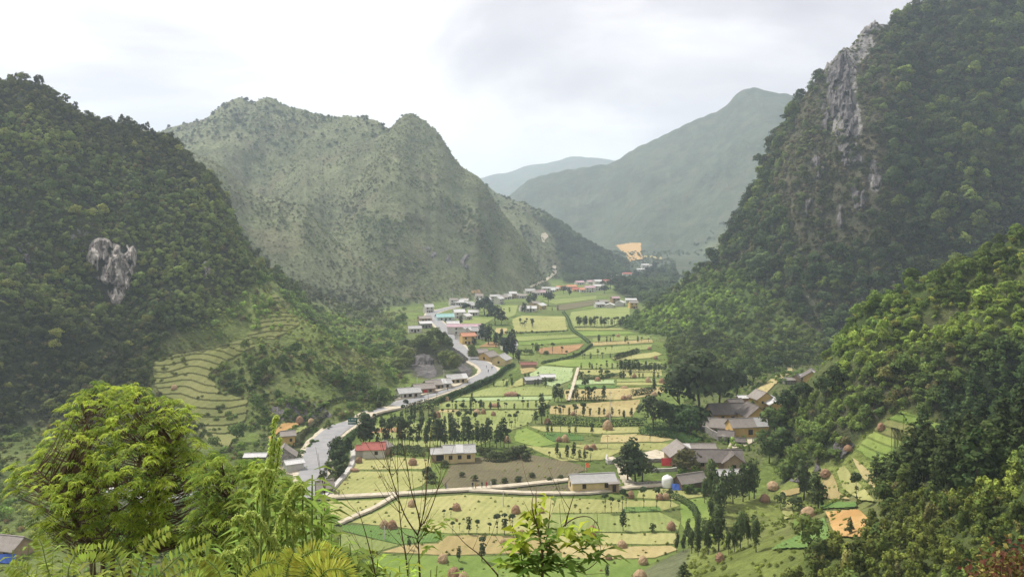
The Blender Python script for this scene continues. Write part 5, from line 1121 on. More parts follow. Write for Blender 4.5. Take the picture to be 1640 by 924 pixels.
hedge(fl((1028,692),(1050,694),(1075,697),(1100,704),(1120,713)), 1.8, 9, 'band of bright green plants below the village wall', (.06, .115, .03))
hedge(fl((1040,688),(1070,688),(1100,694)), 2.4, 6, 'darker green thicket above the band of bright plants', (.05, .085, .026))
hedge(fl((655,660),(675,655),(698,653)), 3.6, 6, 'dark grey-green thicket between road and orchard', (.05, .065, .03))
hedge(fl((528,755),(545,735),(552,715),(562,700),(580,690)), 1.8, 5, 'strip of bright bushes along the inner road edge', (.07, .115, .032))
hedge(fl((515,790),(530,772),(545,752)), 1.6, 5, 'weedy bank between road and drain path', (.085, .105, .035))
hedge(fl((620,722),(660,726),(690,728)), 2.0, 6, 'low green thicket between the red-roofed and long pale houses', (.07, .095, .035))
hedge(fl((780,735),(810,738),(850,728)), 2.0, 5, 'scrubby bank at the top of the ploughed field', (.085, .10, .04))
hedge(fl((930,605),(955,607),(985,603),(1000,604)), 1.8, 5, 'bushy bank in the far middle fields', (.065, .10, .035))
hedge(fl((815,535),(860,533),(910,530)), .9, 1.5, 'dark bank below the far yellow field', (.05, .07, .03))
hedge(fl((920,525),(970,526),(1030,521)), 1.1, 1.5, 'dark bank below the far tree row', (.05, .07, .03))
hedge(fl((560,700),(540,716),(528,742)), 1.4, 2, 'bushes hugging the right edge of the road', (.06, .09, .03))
hedge(fl((500,678),(540,663),(590,652),(640,640)), 1.6, 4, 'low brush along the left road verge', (.075, .10, .032))
hedge(fl((475,716),(482,700),(500,688),(520,676)), 1.6, 4, 'brown-green brush left of the road curve', (.08, .085, .035))
hedge(fl((1060,790),(1090,800),(1110,815),(1118,835),(1115,855)), 1.0, 3, 'rough grass bank at the right end of the lower fields', (.08, .115, .035))
# grass baulks between fields: short strips of darker growth
for i, q in enumerate([((890,853),(1000,853),(1086,852)),((895,874),(1000,874),(1080,873)),((560,753),(620,753),(680,753)),((720,856),(800,856),(870,855)),((900,822),(980,822),(1060,820)),((848,681),(880,682)),((900,643),(960,644),(1025,640)),((735,656),(800,656),(860,656)),((945,550),(1000,547),(1048,543)),((988,606),(1060,606)),((988,612),(1060,612)),((925,592),(1000,592)),((815,548),(880,545)),((640,797),(700,793)),((905,624),(1000,621),(1062,619))]):
    hedge(fl(*q), .3, .7, 'thin dark grass baulk between two fields', (.12, .145, .05), 10, .14, 'grass_baulk', 'grass')['kind'] = 'stuff'
# ------------------------------------------------------------------ haystacks
def stackmesh(seed, ridge=False):
    r = random.Random(seed); V = []; n = 14; prof = [(1.0, -.15), (1.05, .12), (1.03, .45), (.93, .85), (.74, 1.2), (.5, 1.45), (.24, 1.62), (.02, 1.7)]
    for k_, (q, z_) in enumerate(prof):
        for j in range(n):
            a = j * 6.2832 / n; w_ = 1 + r.uniform(-.09, .09); V.append((math.cos(a) * q * w_ * (1.7 if ridge else 1), math.sin(a) * q * w_, z_ * (.75 if ridge else 1) + r.uniform(-.05, .05)))
    Fc = [(i * n + j, i * n + (j + 1) % n, i * n + n + (j + 1) % n, i * n + n + j) for i in range(len(prof) - 1) for j in range(n)] + [tuple(range((len(prof) - 1) * n, len(prof) * n))]
    b_ = len(V)
    # ragged straw ends hanging from the sides
    for i in range(60):
        a = r.uniform(0, 6.28); k_ = r.uniform(.15, 1.6); q = np.interp(k_, [p[1] for p in prof], [p[0] for p in prof]) * 1.01; s_ = 1.7 if ridge else 1; z_ = k_ * (.75 if ridge else 1)
        c = Vector((math.cos(a) * q * s_, math.sin(a) * q, z_)); tn = Vector((-math.sin(a), math.cos(a), 0)) * .05; o_ = Vector((math.cos(a) * .08, math.sin(a) * .08, -.28))
        V += [tuple(c - tn), tuple(c + tn), tuple(c + tn + o_), tuple(c - tn + o_)]; Fc.append((len(V) - 4, len(V) - 3, len(V) - 2, len(V) - 1))
    return pmesh('straw_heap', V, Fc, M['straw'] if seed % 3 else M['straw2'])
SM = [stackmesh(i) for i in range(5)]; SR = [stackmesh(i + 20, True) for i in range(3)]
polem = MB().tube([(0, 0, 1.5), (.02, .01, 1.95)], .03, 5).mesh('centre_pole', M['wood'])
STACKS = [(659,811,13,'below the white path, left one'),(731,817,15,'pointed, right of the bare sapling'),(826,822,15,'above the line of thin trees'),(615,845,14,'left of a pair on the field above the green strip'),(628,846,14,'right of a pair on the field above the green strip'),(709,900,20,'wide, low in the bottom field by a stubby tree'),(867,821,11,'behind the leafy sprout'),(836,857,12,'beside the line of thin trees, far right'),(806,871,11,'small, in the tan field behind the leafy sprout'),(727,927,23,'left of a pair on the bottom edge'),(742,930,20,'right of a pair on the bottom edge'),
 (1010,797,13,'just below the path near the long pale house'),(1056,800,13,'left of two under the tufted trees'),(1066,799,12,'right of two under the tufted trees'),(949,858,18,'behind the arching twig'),(996,876,16,'dark, below the bushy column tree'),(1075,848,16,'at the right end of the lime field'),(975,896,11,'low, at the edge of the tan bottom field'),(1030,903,19,'pale, right of centre in the bottom field'),(1153,899,17,'below the grove'),(1025,928,22,'on the bottom edge right of centre'),(1130,793,10,'beside the tall trees before the hamlet'),
 (1225,803,18,'on the green slope right of the tall trees'),(1295,828,23,'large, on the rocks beside the vegetable plot'),(1322,763,19,'at the top of the tan hillside plot'),(1238,783,19,'dark, below the rubble slope'),(1358,722,15,'at the upper edge of the rubble slope'),(1411,689,13,'among the green terraces'),
 (812,708,12,'at the right end of the orchard'),(895,707,10,'left of a pair on the green triangle'),(905,707,12,'right of a pair on the green triangle'),(940,720,11,'left of a pair on the pale field'),(950,720,12,'right of a pair on the pale field'),(973,688,16,'before the long dark hedge'),(877,679,10,'under the tufted tree at the hedge end'),(975,668,10,'behind the long dark hedge'),(918,665,9,'left behind the long dark hedge'),(999,640,10,'left of a pair on the tan strip'),(1007,639,10,'right of a pair on the tan strip'),(957,611,10,'on the far pale field'),(1038,613,10,'left of the far right stubble'),(1060,614,11,'on the far right stubble edge'),(1016,605,8,'below the dense tree row'),(1048,634,9,'under the lone slim tree'),
 (700,669,11,'at the top of the orchard'),(764,663,11,'left of three on the lime field'),(774,663,10,'middle of three on the lime field'),(790,666,9,'right of three on the lime field'),(714,642,9,'beside the road bank'),(480,677,12,'left of a pair above the road'),(498,679,13,'right of a pair above the road'),(575,741,10,'small, below the red-roofed house'),(661,744,15,'on the field below the long pale house with open shed'),(279,624,9,'on the left terraces'),(1050,575,8,'at the right edge of the far yellow field'),(990,540,7,'on the far lime strip'),(1040,560,7,'at the far right field corner')]
for i, (px, py, wd, lb) in enumerate(STACKS):
    loc = hit(px, py, 100) or flo(px, py); loc.z = float(hz(loc.x, loc.y)) + .25; r_ = wd * loc.y / F / 2 * random.uniform(.82, .98)
    o = empty('haystack', loc, random.uniform(0, 6), (r_ * random.uniform(.9, 1.15), r_, r_ * random.uniform(.8, 1.15))); tag(o, 'brown haystack ' + lb, 'haystack', 'haystacks in the fields')
    link('straw_heap', SM[i % 5], o); link('centre_pole', polem, o)
for px, py, wd, lb in [(819,634,24,'long low straw heap on the lime field'),(792,652,20,'long low brown straw heap below the road bank'),(567,755,16,'flattened reddish straw heap beside the drain path'),(1000,622,12,'long low straw heap on the far tan strip')]:
    loc = flo(px, py); loc.z = .3; r_ = wd * loc.y / F / 3.4
    o = empty('straw_heap', loc, random.uniform(-.15, .15), (r_, r_, r_ * .7)); tag(o, lb, 'haystack', 'haystacks in the fields'); link('straw_heap', SR[px % 3], o)
# ------------------------------------------------------------------ poles, sign, flag, people
def pole(px, py, hp, label, D=None):
    loc = at(px, py, D) if D else flo(px, py); loc.z = float(hz(loc.x, loc.y)); h = hp * loc.y / F
    o = empty('utility_pole', loc, random.uniform(-.4, .4)); tag(o, label, 'pole', 'utility poles in the valley')
    MB().tube([(0, 0, -.5), (0, 0, h)], [.17, .1], 8).build('shaft', M['pole'], o)
    a = MB().box(-.7, .7, -.05, .05, h - .7, h - .58).build('crossarm', M['wood'], o)
    for x in (-.6, 0, .6): link('insulator', MB().tube([(x, 0, h - .58), (x, 0, h - .36)], [.05, .035], 6).mesh('insulator', M['white_paint']), a)
for q in [(605,650,30,'pale utility pole on the left verge before the roadside row'),(711,627,34,'utility pole standing in front of the roadside row'),(668,618,18,'thin utility pole behind the roadside row'),(806,811,26,'dark field pole left of the leafy sprout'),(973,719,24,'field pole in the brown field'),(977,688,62,'tall thin pole rising from the haystack by the long hedge'),(725,486,22,'pole at the left end of the distant town'),(798,486,20,'pole in the middle of the distant town'),(616,864,22,'pale pole in front of the haystack pair'),(820,476,20,'pole along the distant main street'),(694,500,16,'pole beside the far road')]: pole(*q)
# green road sign with two lines of white lettering (illegible in the photograph: strokes only)
loc = flo(565, 694); D = loc.y; w_ = 15 * D / F
o = empty('road_sign', Vector((loc.x, loc.y, 0)), 0); tag(o, 'green road sign with two lines of white lettering beside the road', 'sign')
zc = CAMZ + (HY - 674) / F * D; hh = 11 * D / F
MB().tube([(-w_ * .4, .08, 0), (-w_ * .4, .08, zc + hh / 2)], .06, 6).build('post', M['pole'], o); MB().tube([(w_ * .4, .08, 0), (w_ * .4, .08, zc + hh / 2)], .06, 6).build('post', M['pole'], o)
pb = MB().box(-w_ / 2, w_ / 2, -.03, .03, zc - hh / 2, zc + hh / 2).build('panel', M['green_paint'], o)
r = random.Random(2)
for ln, (z0, xs) in enumerate([(zc + hh * .12, [-.40, -.30, -.14, -.03, .08, .19, .30]), (zc - hh * .30, [-.42, -.33, -.22, -.11, .0, .11, .22, .33])]):
    mb = MB()
    for x in xs:
        x *= w_; q = w_ * .036; hl = hh * .2
        mb.box(x - q, x - q * .35, -.045, -.032, z0, z0 + hl); k_ = r.random()
        if k_ < .7: mb.box(x + q * .5, x + q * 1.15, -.045, -.032, z0, z0 + hl)
        mb.box(x - q * .35, x + q * .5, -.045, -.032, z0 + hl * (.75 if k_ < .5 else 0), z0 + hl * (1 if k_ < .5 else .25))
    link('lettering', mb.mesh('lettering', M['white_paint']), pb)
loc = at(938, 770, 240); loc.z = 0
o = empty('flag', loc); tag(o, 'small orange-red flag on a pole behind the long pale house', 'flag')
MB().tube([(0, 0, 0), (0, 0, 6.4)], .05, 6).build('flagpole', M['pole'], o)
V = [(i * .22, .08 * math.sin(i * 1.6), 5.0 + j * .65) for j in range(3) for i in range(5)]
link('banner', pmesh('banner', V, [(j * 5 + i, j * 5 + i + 1, j * 5 + 6 + i, j * 5 + 5 + i) for j in range(2) for i in range(4)], M['orange_cloth'], True), o)
# people: one continuous skinned body
bv = [(0,0,.95),(0,0,1.2),(0,0,1.42),(0,0,1.52),(0,-.01,1.63),(.1,0,.9),(.12,-.08,.5),(.12,.04,.08),(.12,-.12,.04),(-.1,0,.9),(-.12,.1,.5),(-.12,.18,.08),(-.12,.05,.03),(.19,0,1.4),(.25,.05,1.13),(.26,-.08,.9),(-.19,0,1.4),(-.25,-.03,1.13),(-.26,-.16,.92)]
be = [(0,1),(1,2),(2,3),(3,4),(0,5),(5,6),(6,7),(7,8),(0,9),(9,10),(10,11),(11,12),(2,13),(13,14),(14,15),(2,16),(16,17),(17,18)]
br = [.16,.15,.17,.065,.11,.11,.075,.05,.045,.11,.075,.05,.045,.07,.05,.035,.07,.05,.035]
pm = bpy.data.meshes.new('person'); pm.from_pydata(bv, be, []); pm.update()
tmp = bpy.data.objects.new('person_body', pm); C.objects.link(tmp)
sk = tmp.modifiers.new('skin', 'SKIN'); sv = pm.skin_vertices[0].data
for i, q in enumerate(br): sv[i].radius = (q, q * .8 if i < 3 else q)
sv[0].use_root = True
tmp.modifiers.new('sub', 'SUBSURF').levels = 1
dg = bpy.context.evaluated_depsgraph_get(); pme = bpy.data.meshes.new_from_object(tmp.evaluated_get(dg)); bpy.data.objects.remove(tmp)
PM = []
for nm, c in (('dark', (.04, .04, .06)), ('red', (.35, .05, .06)), ('blue', (.06, .09, .25)), ('white', (.55, .54, .5))):
    m = simple('clothes_' + nm, tuple(q * .8 for q in c), c, 6); q = pme.copy(); q.materials.clear(); q.materials.append(m); PM.append((nm, q))
for i, (px, py, k_, lb) in enumerate([(779,592,0,'walking on the road bend, leftmost of three'),(782,599,0,'walking on the road bend, lowest of three'),(788,594,2,'walking on the road bend, rightmost of three'),(717,628,0,'standing on the road before the roadside row'),(757,786,0,'at the left of the group on the white path'),(762,786,1,'second of the group on the white path'),(772,785,0,'middle of the group on the white path'),(779,785,1,'fourth of the group on the white path'),(786,784,3,'at the right of the group on the white path'),(714,787,2,'walking alone on the white path'),(543,797,0,'on the white path near the road')]):
    loc = flo(px, py); loc.z = .78
    o = link('person', PM[k_][1], loc=loc); o.rotation_euler = (0, 0, random.uniform(0, 6)); tag(o, 'person in %s clothes %s' % (PM[k_][0], lb), 'person', 'people on the road and path')
# ------------------------------------------------------------------ foreground plants
class LB:
    """collects folded leaves (two quads each)"""
    def __init__(s): s.V = []; s.T = []; s.Rn = []; s.n = 0
    def leaves(s, base, dirv, up, ln, wd, tint, droop=.25, fold=.25):
        base = np.atleast_2d(base); n = len(base); d = np.atleast_2d(dirv); d = d / (np.linalg.norm(d, axis=1)[:, None] + 1e-9)
        up = np.broadcast_to(np.atleast_2d(up), (n, 3)); sd = np.cross(d, up); sd = sd / (np.linalg.norm(sd, axis=1)[:, None] + 1e-9); nn = np.cross(sd, d)
        ln = np.broadcast_to(np.asarray(ln, float).reshape(-1, 1), (n, 1)); wd = np.broadcast_to(np.asarray(wd, float).reshape(-1, 1), (n, 1))
        mid = base + d * ln * .48 - np.array([0, 0, 1]) * ln * droop * .22; tip = base + d * ln - np.array([0, 0, 1]) * ln * droop
        m_l = mid + sd * wd / 2 + nn * wd * fold; m_r = mid - sd * wd / 2 + nn * wd * fold
        s.V.append(np.stack([base, m_l, tip, mid, m_r], 1).reshape(-1, 3))
        s.T.append(np.repeat(np.broadcast_to(np.atleast_2d(tint), (n, 3)), 5, 0)); s.Rn.append(np.repeat(rng.random(n), 5)); s.n += n
    def mesh(s, name):
        V = np.concatenate(s.V); b_ = np.arange(s.n)[:, None] * 5
        Q = np.concatenate([b_ + np.array([0, 1, 2, 3]), b_ + np.array([0, 3, 2, 4])])
        me = nmesh(name, V, Q, M['leaf_m'], False); vcol(me, 'tint', np.concatenate(s.T)); vflt(me, 'lr', np.concatenate(s.Rn)); return me
def rv(n=1, s=1.0): return rng.normal(0, s, (n, 3))
def unit(v): v = np.asarray(v, float); return v / (np.linalg.norm(v, axis=-1, keepdims=True) + 1e-9)
UPZ = np.array([0, 0, 1.0])
def ground(x, y): return float(hz(np.array(x), np.array(max(y, 1.6))))
def npt(px, py, D): return np.array(P(px, py, D))
# --- the feathery tree
def feathery_tree(env, D0, depth, stems, ntip, ninner, label, seed, yel=1.0, gaps=()):
    r = np.random.default_rng(seed)
    nodes = []; tb = MB()
    for st in stems:
        pts = [npt(*q) for q in st]; x, y, z = pts[0]
        root = np.array([x, y, ground(x, y) - .2]); full = [root] + pts; nn_ = len(full)
        sm_ = smooth([Vector(p) for p in full], 5); rad = [st_r * (1 - .85 * i / (len(sm_) - 1)) for i in range(len(sm_)) for st_r in (.045,)]
        tb.tube(sm_, rad, 7); nodes += [np.array(p) for p in sm_[6:]]
    nodes = np.array(nodes); x0 = min(p[0] for p in env); x1 = max(p[0] for p in env); y0 = min(p[1] for p in env); y1 = max(p[1] for p in env); ctr = np.array([(x0 + x1) / 2, (y0 + y1) / 2])
    lb = LB()
    def pick(n):
        out = []
        while len(out) < n:
            q = r.uniform((x0, y0), (x1, y1), (400, 2)); q = q[inpoly(q[:, 0], q[:, 1], env)]
            for g in gaps: q = q[~(inpoly(q[:, 0], q[:, 1], g) & (r.random(len(q)) < .9))]
            out += list(q)
        return np.array(out[:n])
    def edge(q):      # distance to outline, 0..1
        best = np.full(len(q), 9e9); E = np.array(env, float)
        for a_, b_ in zip(E, np.roll(E, -1, 0)):
            t_ = np.clip(((q - a_) @ (b_ - a_)) / ((b_ - a_) @ (b_ - a_)), 0, 1); best = np.minimum(best, np.linalg.norm(q - a_ - t_[:, None] * (b_ - a_), axis=1))
        return np.clip(best / 130, 0, 1)
    def place(n, shell):
        q = pick(n); e_ = np.sqrt(edge(q)); s_ = r.uniform(-1, 1, n) if not shell else np.where(r.random(n) < .65, -1, 1) * r.uniform(.6, 1, n)
        D = D0 + s_ * depth * e_; return np.stack([(q[:, 0] - CX) / F * D, D, CAMZ + (HY - q[:, 1]) / F * D], 1)
    tips = place(ntip, True); inner = place(ninner, False)
    tw = MB()
    for i, p in enumerate(np.concatenate([tips, inner])):
        cand_ = nodes[nodes[:, 2] < p[2] + .1]; cand_ = cand_ if len(cand_) else nodes
        k_ = cand_[np.argmin(np.linalg.norm((cand_ - p) * [1, 1, .6], axis=1) + np.maximum(0, .25 - (p[2] - cand_[:, 2])) * .6)]
        d_ = np.linalg.norm(p - k_)
        if d_ < 1.6: mid = (k_ + p) / 2 + np.array([0, 0, -.08 * d_]) + r.normal(0, .03, 3); tb.tube([k_, mid, p], [.004 + .006 * d_, .004 + .003 * d_, .003], 4)
        out = unit(p - k_); L_ = r.uniform(.10, .155)
        # drooping pinnate sprays round the shoot
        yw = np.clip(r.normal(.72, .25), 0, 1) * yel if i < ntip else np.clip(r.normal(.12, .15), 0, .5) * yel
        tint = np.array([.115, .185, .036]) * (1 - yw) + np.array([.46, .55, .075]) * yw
        ns = 6 if i < ntip else 5
        for j in range(ns):
            a = j / ns * 6.283 + r.uniform(-.5, .5); rd = unit(np.array([math.cos(a) * .75, math.sin(a) * .75, r.uniform(.5, 1.3)]) + out * np.array([.6, .6, .15])); L2 = L_ * r.uniform(.55, 1.1)
            t_ = np.linspace(.22, 1, 5)[:, None]; ax = p + rd * L2 * t_ - UPZ * (t_ ** 2) * L2 * .62; sdv = unit(np.cross(rd, UPZ)); tang = unit(rd - UPZ * t_ * 1.2)
            tt = tint * r.uniform(.8, 1.2)
            for sg in (-1, 1): lb.leaves(ax, tang * .7 + sdv * sg * .8, UPZ, L2 * .42 * (1.15 - .5 * t_[:, 0]), L2 * .11, tt, .35)
            lb.leaves(ax[-1:], tang[-1:], UPZ, L2 * .4, L2 * .1, tt, .4)
    base = stems[0][0]; bx_ = npt(*base); o = empty('feathery_tree', (bx_[0], bx_[1], ground(bx_[0], bx_[1]))); tag(o, label, 'tree')
    inv = Matrix.Translation(-o.location)
    for nm, me in (('trunk', tb.mesh('trunk', M['twig'], True)), ('crown', lb.mesh('crown'))): me.transform(inv); link(nm, me, o)
feathery_tree([(17,745),(53,736),(70,716),(88,674),(104,648),(133,624),(157,613),(180,622),(216,618),(238,630),(274,635),(300,648),(318,668),(314,700),(345,732),(352,790),(335,850),(262,882),(140,892),(60,862),(30,830),(14,790)], 11, 1.6,
  [[(166,930,11),(165,868,11),(158,808,11),(147,740,11),(139,680,11),(135,645,11)],[(206,930,11.3),(210,840,11.3),(216,780,11.4),(232,690,11.4),(240,650,11.4)],[(238,930,10.7),(244,830,10.7),(262,760,10.6),(292,690,10.5)],[(150,930,10.4),(128,850,10.3),(95,790,10.2),(60,752,10.2)],[(180,930,11.8),(186,820,12),(184,720,12),(175,650,12)]],
  660, 480, 'feathery yellow-green tree filling the lower left foreground', 1, gaps=([(270,790),(330,785),(330,840),(270,850)],[(20,800),(70,790),(60,850),(20,850)]))
feathery_tree([(318,745),(350,728),(400,735),(440,748),(470,780),(470,850),(440,930),(330,940),(300,900),(310,820)], 9, 1.1,
  [[(385,960,9),(380,880,9),(370,810,9),(360,760,9)],[(400,960,9),(415,870,9),(425,790,9)]], 220, 260, 'darker green feathery sapling right of the large feathery tree', 2, .55)
# --- drooping-spike herbs
def spike_herb(items, D, label, seed, leafy=None):
    r = np.random.default_rng(seed); st = MB(); lb = LB(); ll = LB(); bx_ = npt(*items[0][0], D); g = ground(bx_[0], bx_[1])
    for pts in items:
        w_ = smooth([Vector(npt(px, py, D + r.uniform(-.25, .25) * (i > 0) * 0)) for i, (px, py) in enumerate(pts)], 8)
        b0 = np.array(w_[0]); root = np.array([b0[0] + r.uniform(-.1, .1), b0[1], g - .1])
        st.tube([root, (root + b0) / 2 + np.array([.02, 0, 0]), b0], [.012, .010, .007], 5); st.tube(w_, [.006] * (len(w_) - 1) + [.003], 4)
        A = np.array([list(p) for p in w_]); n = 80 * len(A) // 4; t_ = r.uniform(0, len(A) - 1.01, n); i0 = t_.astype(int); c = A[i0] + (A[i0 + 1] - A[i0]) * (t_ - i0)[:, None]
        rad = .015 * np.clip(1.15 - .6 * t_ / len(A), .4, 1.2); dv = unit(r.normal(size=(n, 3)) + np.array([0, 0, -.3])); c = c + dv * (rad * r.uniform(.2, 1, n))[:, None]
        tn = np.array([.55, .64, .18]) * r.uniform(.75, 1.2, (n, 1)); lb.leaves(c, dv + UPZ * -.3, r.normal(size=(n, 3)), .016, .010, tn, .5)
    for (px, py, nl, s_) in (leafy or []):
        p = npt(px, py, D + r.uniform(.25, .8)); st.tube([np.array([p[0], p[1], g - .1]), p], [.012, .005], 5)
        a = r.uniform(0, 6.28, nl); z_ = r.uniform(-.5, .05, nl) * s_ * 3; dv = np.stack([np.cos(a), np.sin(a), r.uniform(.1, .9, nl)], 1)
        ll.leaves(p + np.stack([z_ * 0, z_ * 0, z_], 1), dv, UPZ, s_ * r.uniform(.6, 1.15, nl), s_ * .2, np.array([.21, .29, .055]) * r.uniform(.7, 1.35, (nl, 1)), .45)
    o = empty('spike_herb', (bx_[0], bx_[1], g)); tag(o, label, 'plant', 'drooping-spike herbs in the foreground'); inv = Matrix.Translation(-o.location)
    for nm, me in (('stem', st.mesh('stem', M['green_stem'], True)), ('flower_spike', lb.mesh('flower_spike'))) + ((('leaves', ll.mesh('leaves')),) if ll.n else ()): me.transform(inv); link(nm, me, o)
spike_herb([[(420,800),(428,760),(434,715),(440,672),(444,668)],[(430,790),(445,740),(448,700)],[(424,800),(436,752),(440,705)],[(412,800),(425,770),(430,735)]], 5.2, 'tallest light green spike herb rising before the road', 5, [(420,770,16,.17),(440,780,18,.2),(405,790,14,.18),(455,790,16,.19),(398,812,16,.2)])
spike_herb([[(412,872),(398,845),(386,828),(378,828),(375,836)],[(429,861),(418,835),(407,822),(398,822),(395,829)],[(446,884),(441,868),(437,857)],[(384,904),(372,890),(363,884),(357,890)],[(396,892),(390,880),(384,876),(379,881)]], 4.6, 'light green herb with hooked drooping spikes, left of centre clump', 6, [(420,850,18,.17),(400,870,18,.17),(440,830,18,.18),(380,880,16,.15),(430,890,16,.15)])
spike_herb([[(468,849),(476,832),(484,822),(490,826),(491,834)],[(457,803),(466,788),(475,777),(483,780),(485,787)],[(441,860),(449,830),(456,815),(464,818),(470,828)],[(457,898),(458,884),(460,875)],[(420,780),(418,760),(424,752),(440,756)],[(475,900),(478,888),(484,886)]], 4.8, 'light green herb with hooked drooping spikes, nearest the path', 7, [(470,800,22,.19),(485,770,18,.2),(500,800,18,.2),(490,850,22,.2),(515,820,20,.19),(450,880,16,.17),(500,760,14,.2)])
# --- broad lance-leaved plants beside them
def lance_plant(pos, D, label, seed, col=(.125, .175, .035), s_=.26, n=46):
    r = np.random.default_rng(seed); st = MB(); ll = LB(); b0 = npt(*pos[0], D); g = ground(b0[0], b0[1])
    for px, py in pos:
        p = npt(px, py, D + r.uniform(-.4, .4)); root = np.array([p[0] + r.uniform(-.15, .15), p[1], g - .1]); top = p
        st.tube([root, (root + top) / 2 + r.normal(0, .03, 3), top], [.012, .009, .004], 5)
        t_ = r.uniform(.45, 1, n); c = root + (top - root) * t_[:, None]; a = r.uniform(0, 6.28, n); dv = np.stack([np.cos(a), np.sin(a), r.uniform(.0, .9, n)], 1)
        ll.leaves(c, dv, UPZ, s_ * r.uniform(.55, 1.2, n), s_ * .17, np.array(col) * 1.55 * r.uniform(.6, 1.5, (n, 1)), .5)
    o = empty('leafy_plant', (b0[0], b0[1], g)); tag(o, label, 'plant', 'lance-leaved plants in the foreground'); inv = Matrix.Translation(-o.location)
    for nm, me in (('stem', st.mesh('stem', M['green_stem'], True)), ('leaves', ll.mesh('leaves'))): me.transform(inv); link(nm, me, o)
lance_plant([(505,770),(490,800),(520,800),(530,830),(510,850),(545,850)], 6.2, 'lance-leaved green plant beside the hooked herbs', 11)
lance_plant([(560,870),(540,880),(575,895),(520,880),(500,890)], 5.6, 'long-leaved olive plant where the clump ends', 12, (.11, .15, .03), .3)
lance_plant([(300,890),(270,905),(330,900),(350,890),(240,900)], 7, 'dark leafy plant below the feathery tree', 13, (.07, .11, .025), .26)
lance_plant([(20,880),(45,870),(85,880),(120,875),(170,885),(215,880)], 8.2, 'light green leafy growth under the left of the feathery tree', 18, (.13, .17, .035), .2, 60)
lance_plant([(330,860),(360,870),(385,850),(410,900),(350,905)], 7.5, 'fresh green leafy growth between feathery sapling and herbs', 19, (.13, .185, .035), .22, 60)
lance_plant([(60,905),(100,895),(150,900),(190,900),(30,915)], 7.5, 'light leafy plant in the bottom left corner', 14, (.15, .18, .035), .24)
lance_plant([(640,905),(655,895),(625,915),(690,912)], 6.0, 'bright leafy tuft at the foot of the bare sapling', 15, (.20, .26, .04), .2, 34)
lance_plant([(720,915),(700,905)], 6.0, 'small leafy tuft right of the bare sapling', 16, (.18, .23, .05), .16, 26)
lance_plant([(590,905),(605,895)], 5.6, 'small bright tuft left of the bare sapling', 17, (.20, .26, .04), .2, 30)
# --- ferns and pinnate fronds
def frond(lb, st, pts, D, npin, pl, pw, tint, r, dz=0.0):
    w_ = smooth([Vector(npt(px, py, D + dz * i)) for i, (px, py) in enumerate(pts)], 8); A = np.array([list(p) for p in w_]); st.tube(w_, [.0035 - .002 * i / len(w_) for i in range(len(w_))], 4)
    t_ = np.linspace(.12, .99, npin) * (len(A) - 1.01); i0 = t_.astype(int); c = A[i0] + (A[i0 + 1] - A[i0]) * (t_ - i0)[:, None]; tg = unit(A[i0 + 1] - A[i0]); nrm = unit(np.array([0, -.75, .6])); sd = unit(np.cross(tg, nrm))
    k_ = np.sin(np.clip(t_ / len(A), .05, 1) * 2.4 + .35)
    for sg in (-1, 1): lb.leaves(c, sd * sg + tg * .35 + r.normal(0, .08, c.shape), nrm, pl * k_ * r.uniform(.85, 1.1, npin), pw, np.array(tint) * 1.4 * r.uniform(.75, 1.25, (npin, 1)), .18)
def fern(fr, D, label, seed, tint, npin, pl, pw, name='fern', group='ferns in the foreground'):
    r = np.random.default_rng(seed); lb = LB(); st = MB(); b0 = npt(*fr[0][0], D); g = ground(b0[0], b0[1])
    for f in fr: frond(lb, st, f, D + r.uniform(-.25, .25), npin, pl, pw, tint, r); p = npt(*f[0], D); st.tube([np.array([b0[0], b0[1], g - .1]), p], [.006, .0035], 5)
    o = empty(name, (b0[0], b0[1], g)); tag(o, label, 'plant', group); inv = Matrix.Translation(-o.location)
    for nm, me in (('stem', st.mesh('stem', M['green_stem'], True)), ('leaves', lb.mesh('leaves'))): me.transform(inv); link(nm, me, o)
fern([[(470,945),(478,900),(500,882),(525,880)],[(480,945),(500,905),(530,890),(552,905)],[(500,950),(520,915),(548,912),(560,930)],[(455,945),(462,905),(470,885)]], 4.2, 'yellow-green fern at the bottom edge below the herbs', 21, (.34, .35, .06), 26, .085, .012)
fern([[(228,950),(260,915),(300,880),(335,862)],[(240,950),(280,920),(320,905),(355,905)],[(215,950),(225,905),(240,870),(270,850)],[(205,950),(190,900),(170,880),(140,885)],[(260,955),(300,930),(330,925),(360,930)]], 4.4, 'sumac-like plant with long pinnate leaves at the bottom left', 22, (.25, .30, .055), 16, .075, .018, 'pinnate_shrub')
fern([[(90,950),(75,905),(68,875),(62,862)],[(110,950),(110,910),(125,885),(150,880)],[(70,950),(40,915),(15,905)]], 4.6, 'pale pinnate shoots in the bottom left corner', 23, (.27, .33, .06), 15, .065, .015, 'pinnate_shrub')
fern([[(380,950),(400,915),(430,900),(452,905)],[(360,950),(350,915),(330,895)],[(410,950),(425,925),(450,918)]], 4.0, 'light green fern between the herbs and the sumac-like plant', 24, (.28, .31, .05), 22, .07, .012)
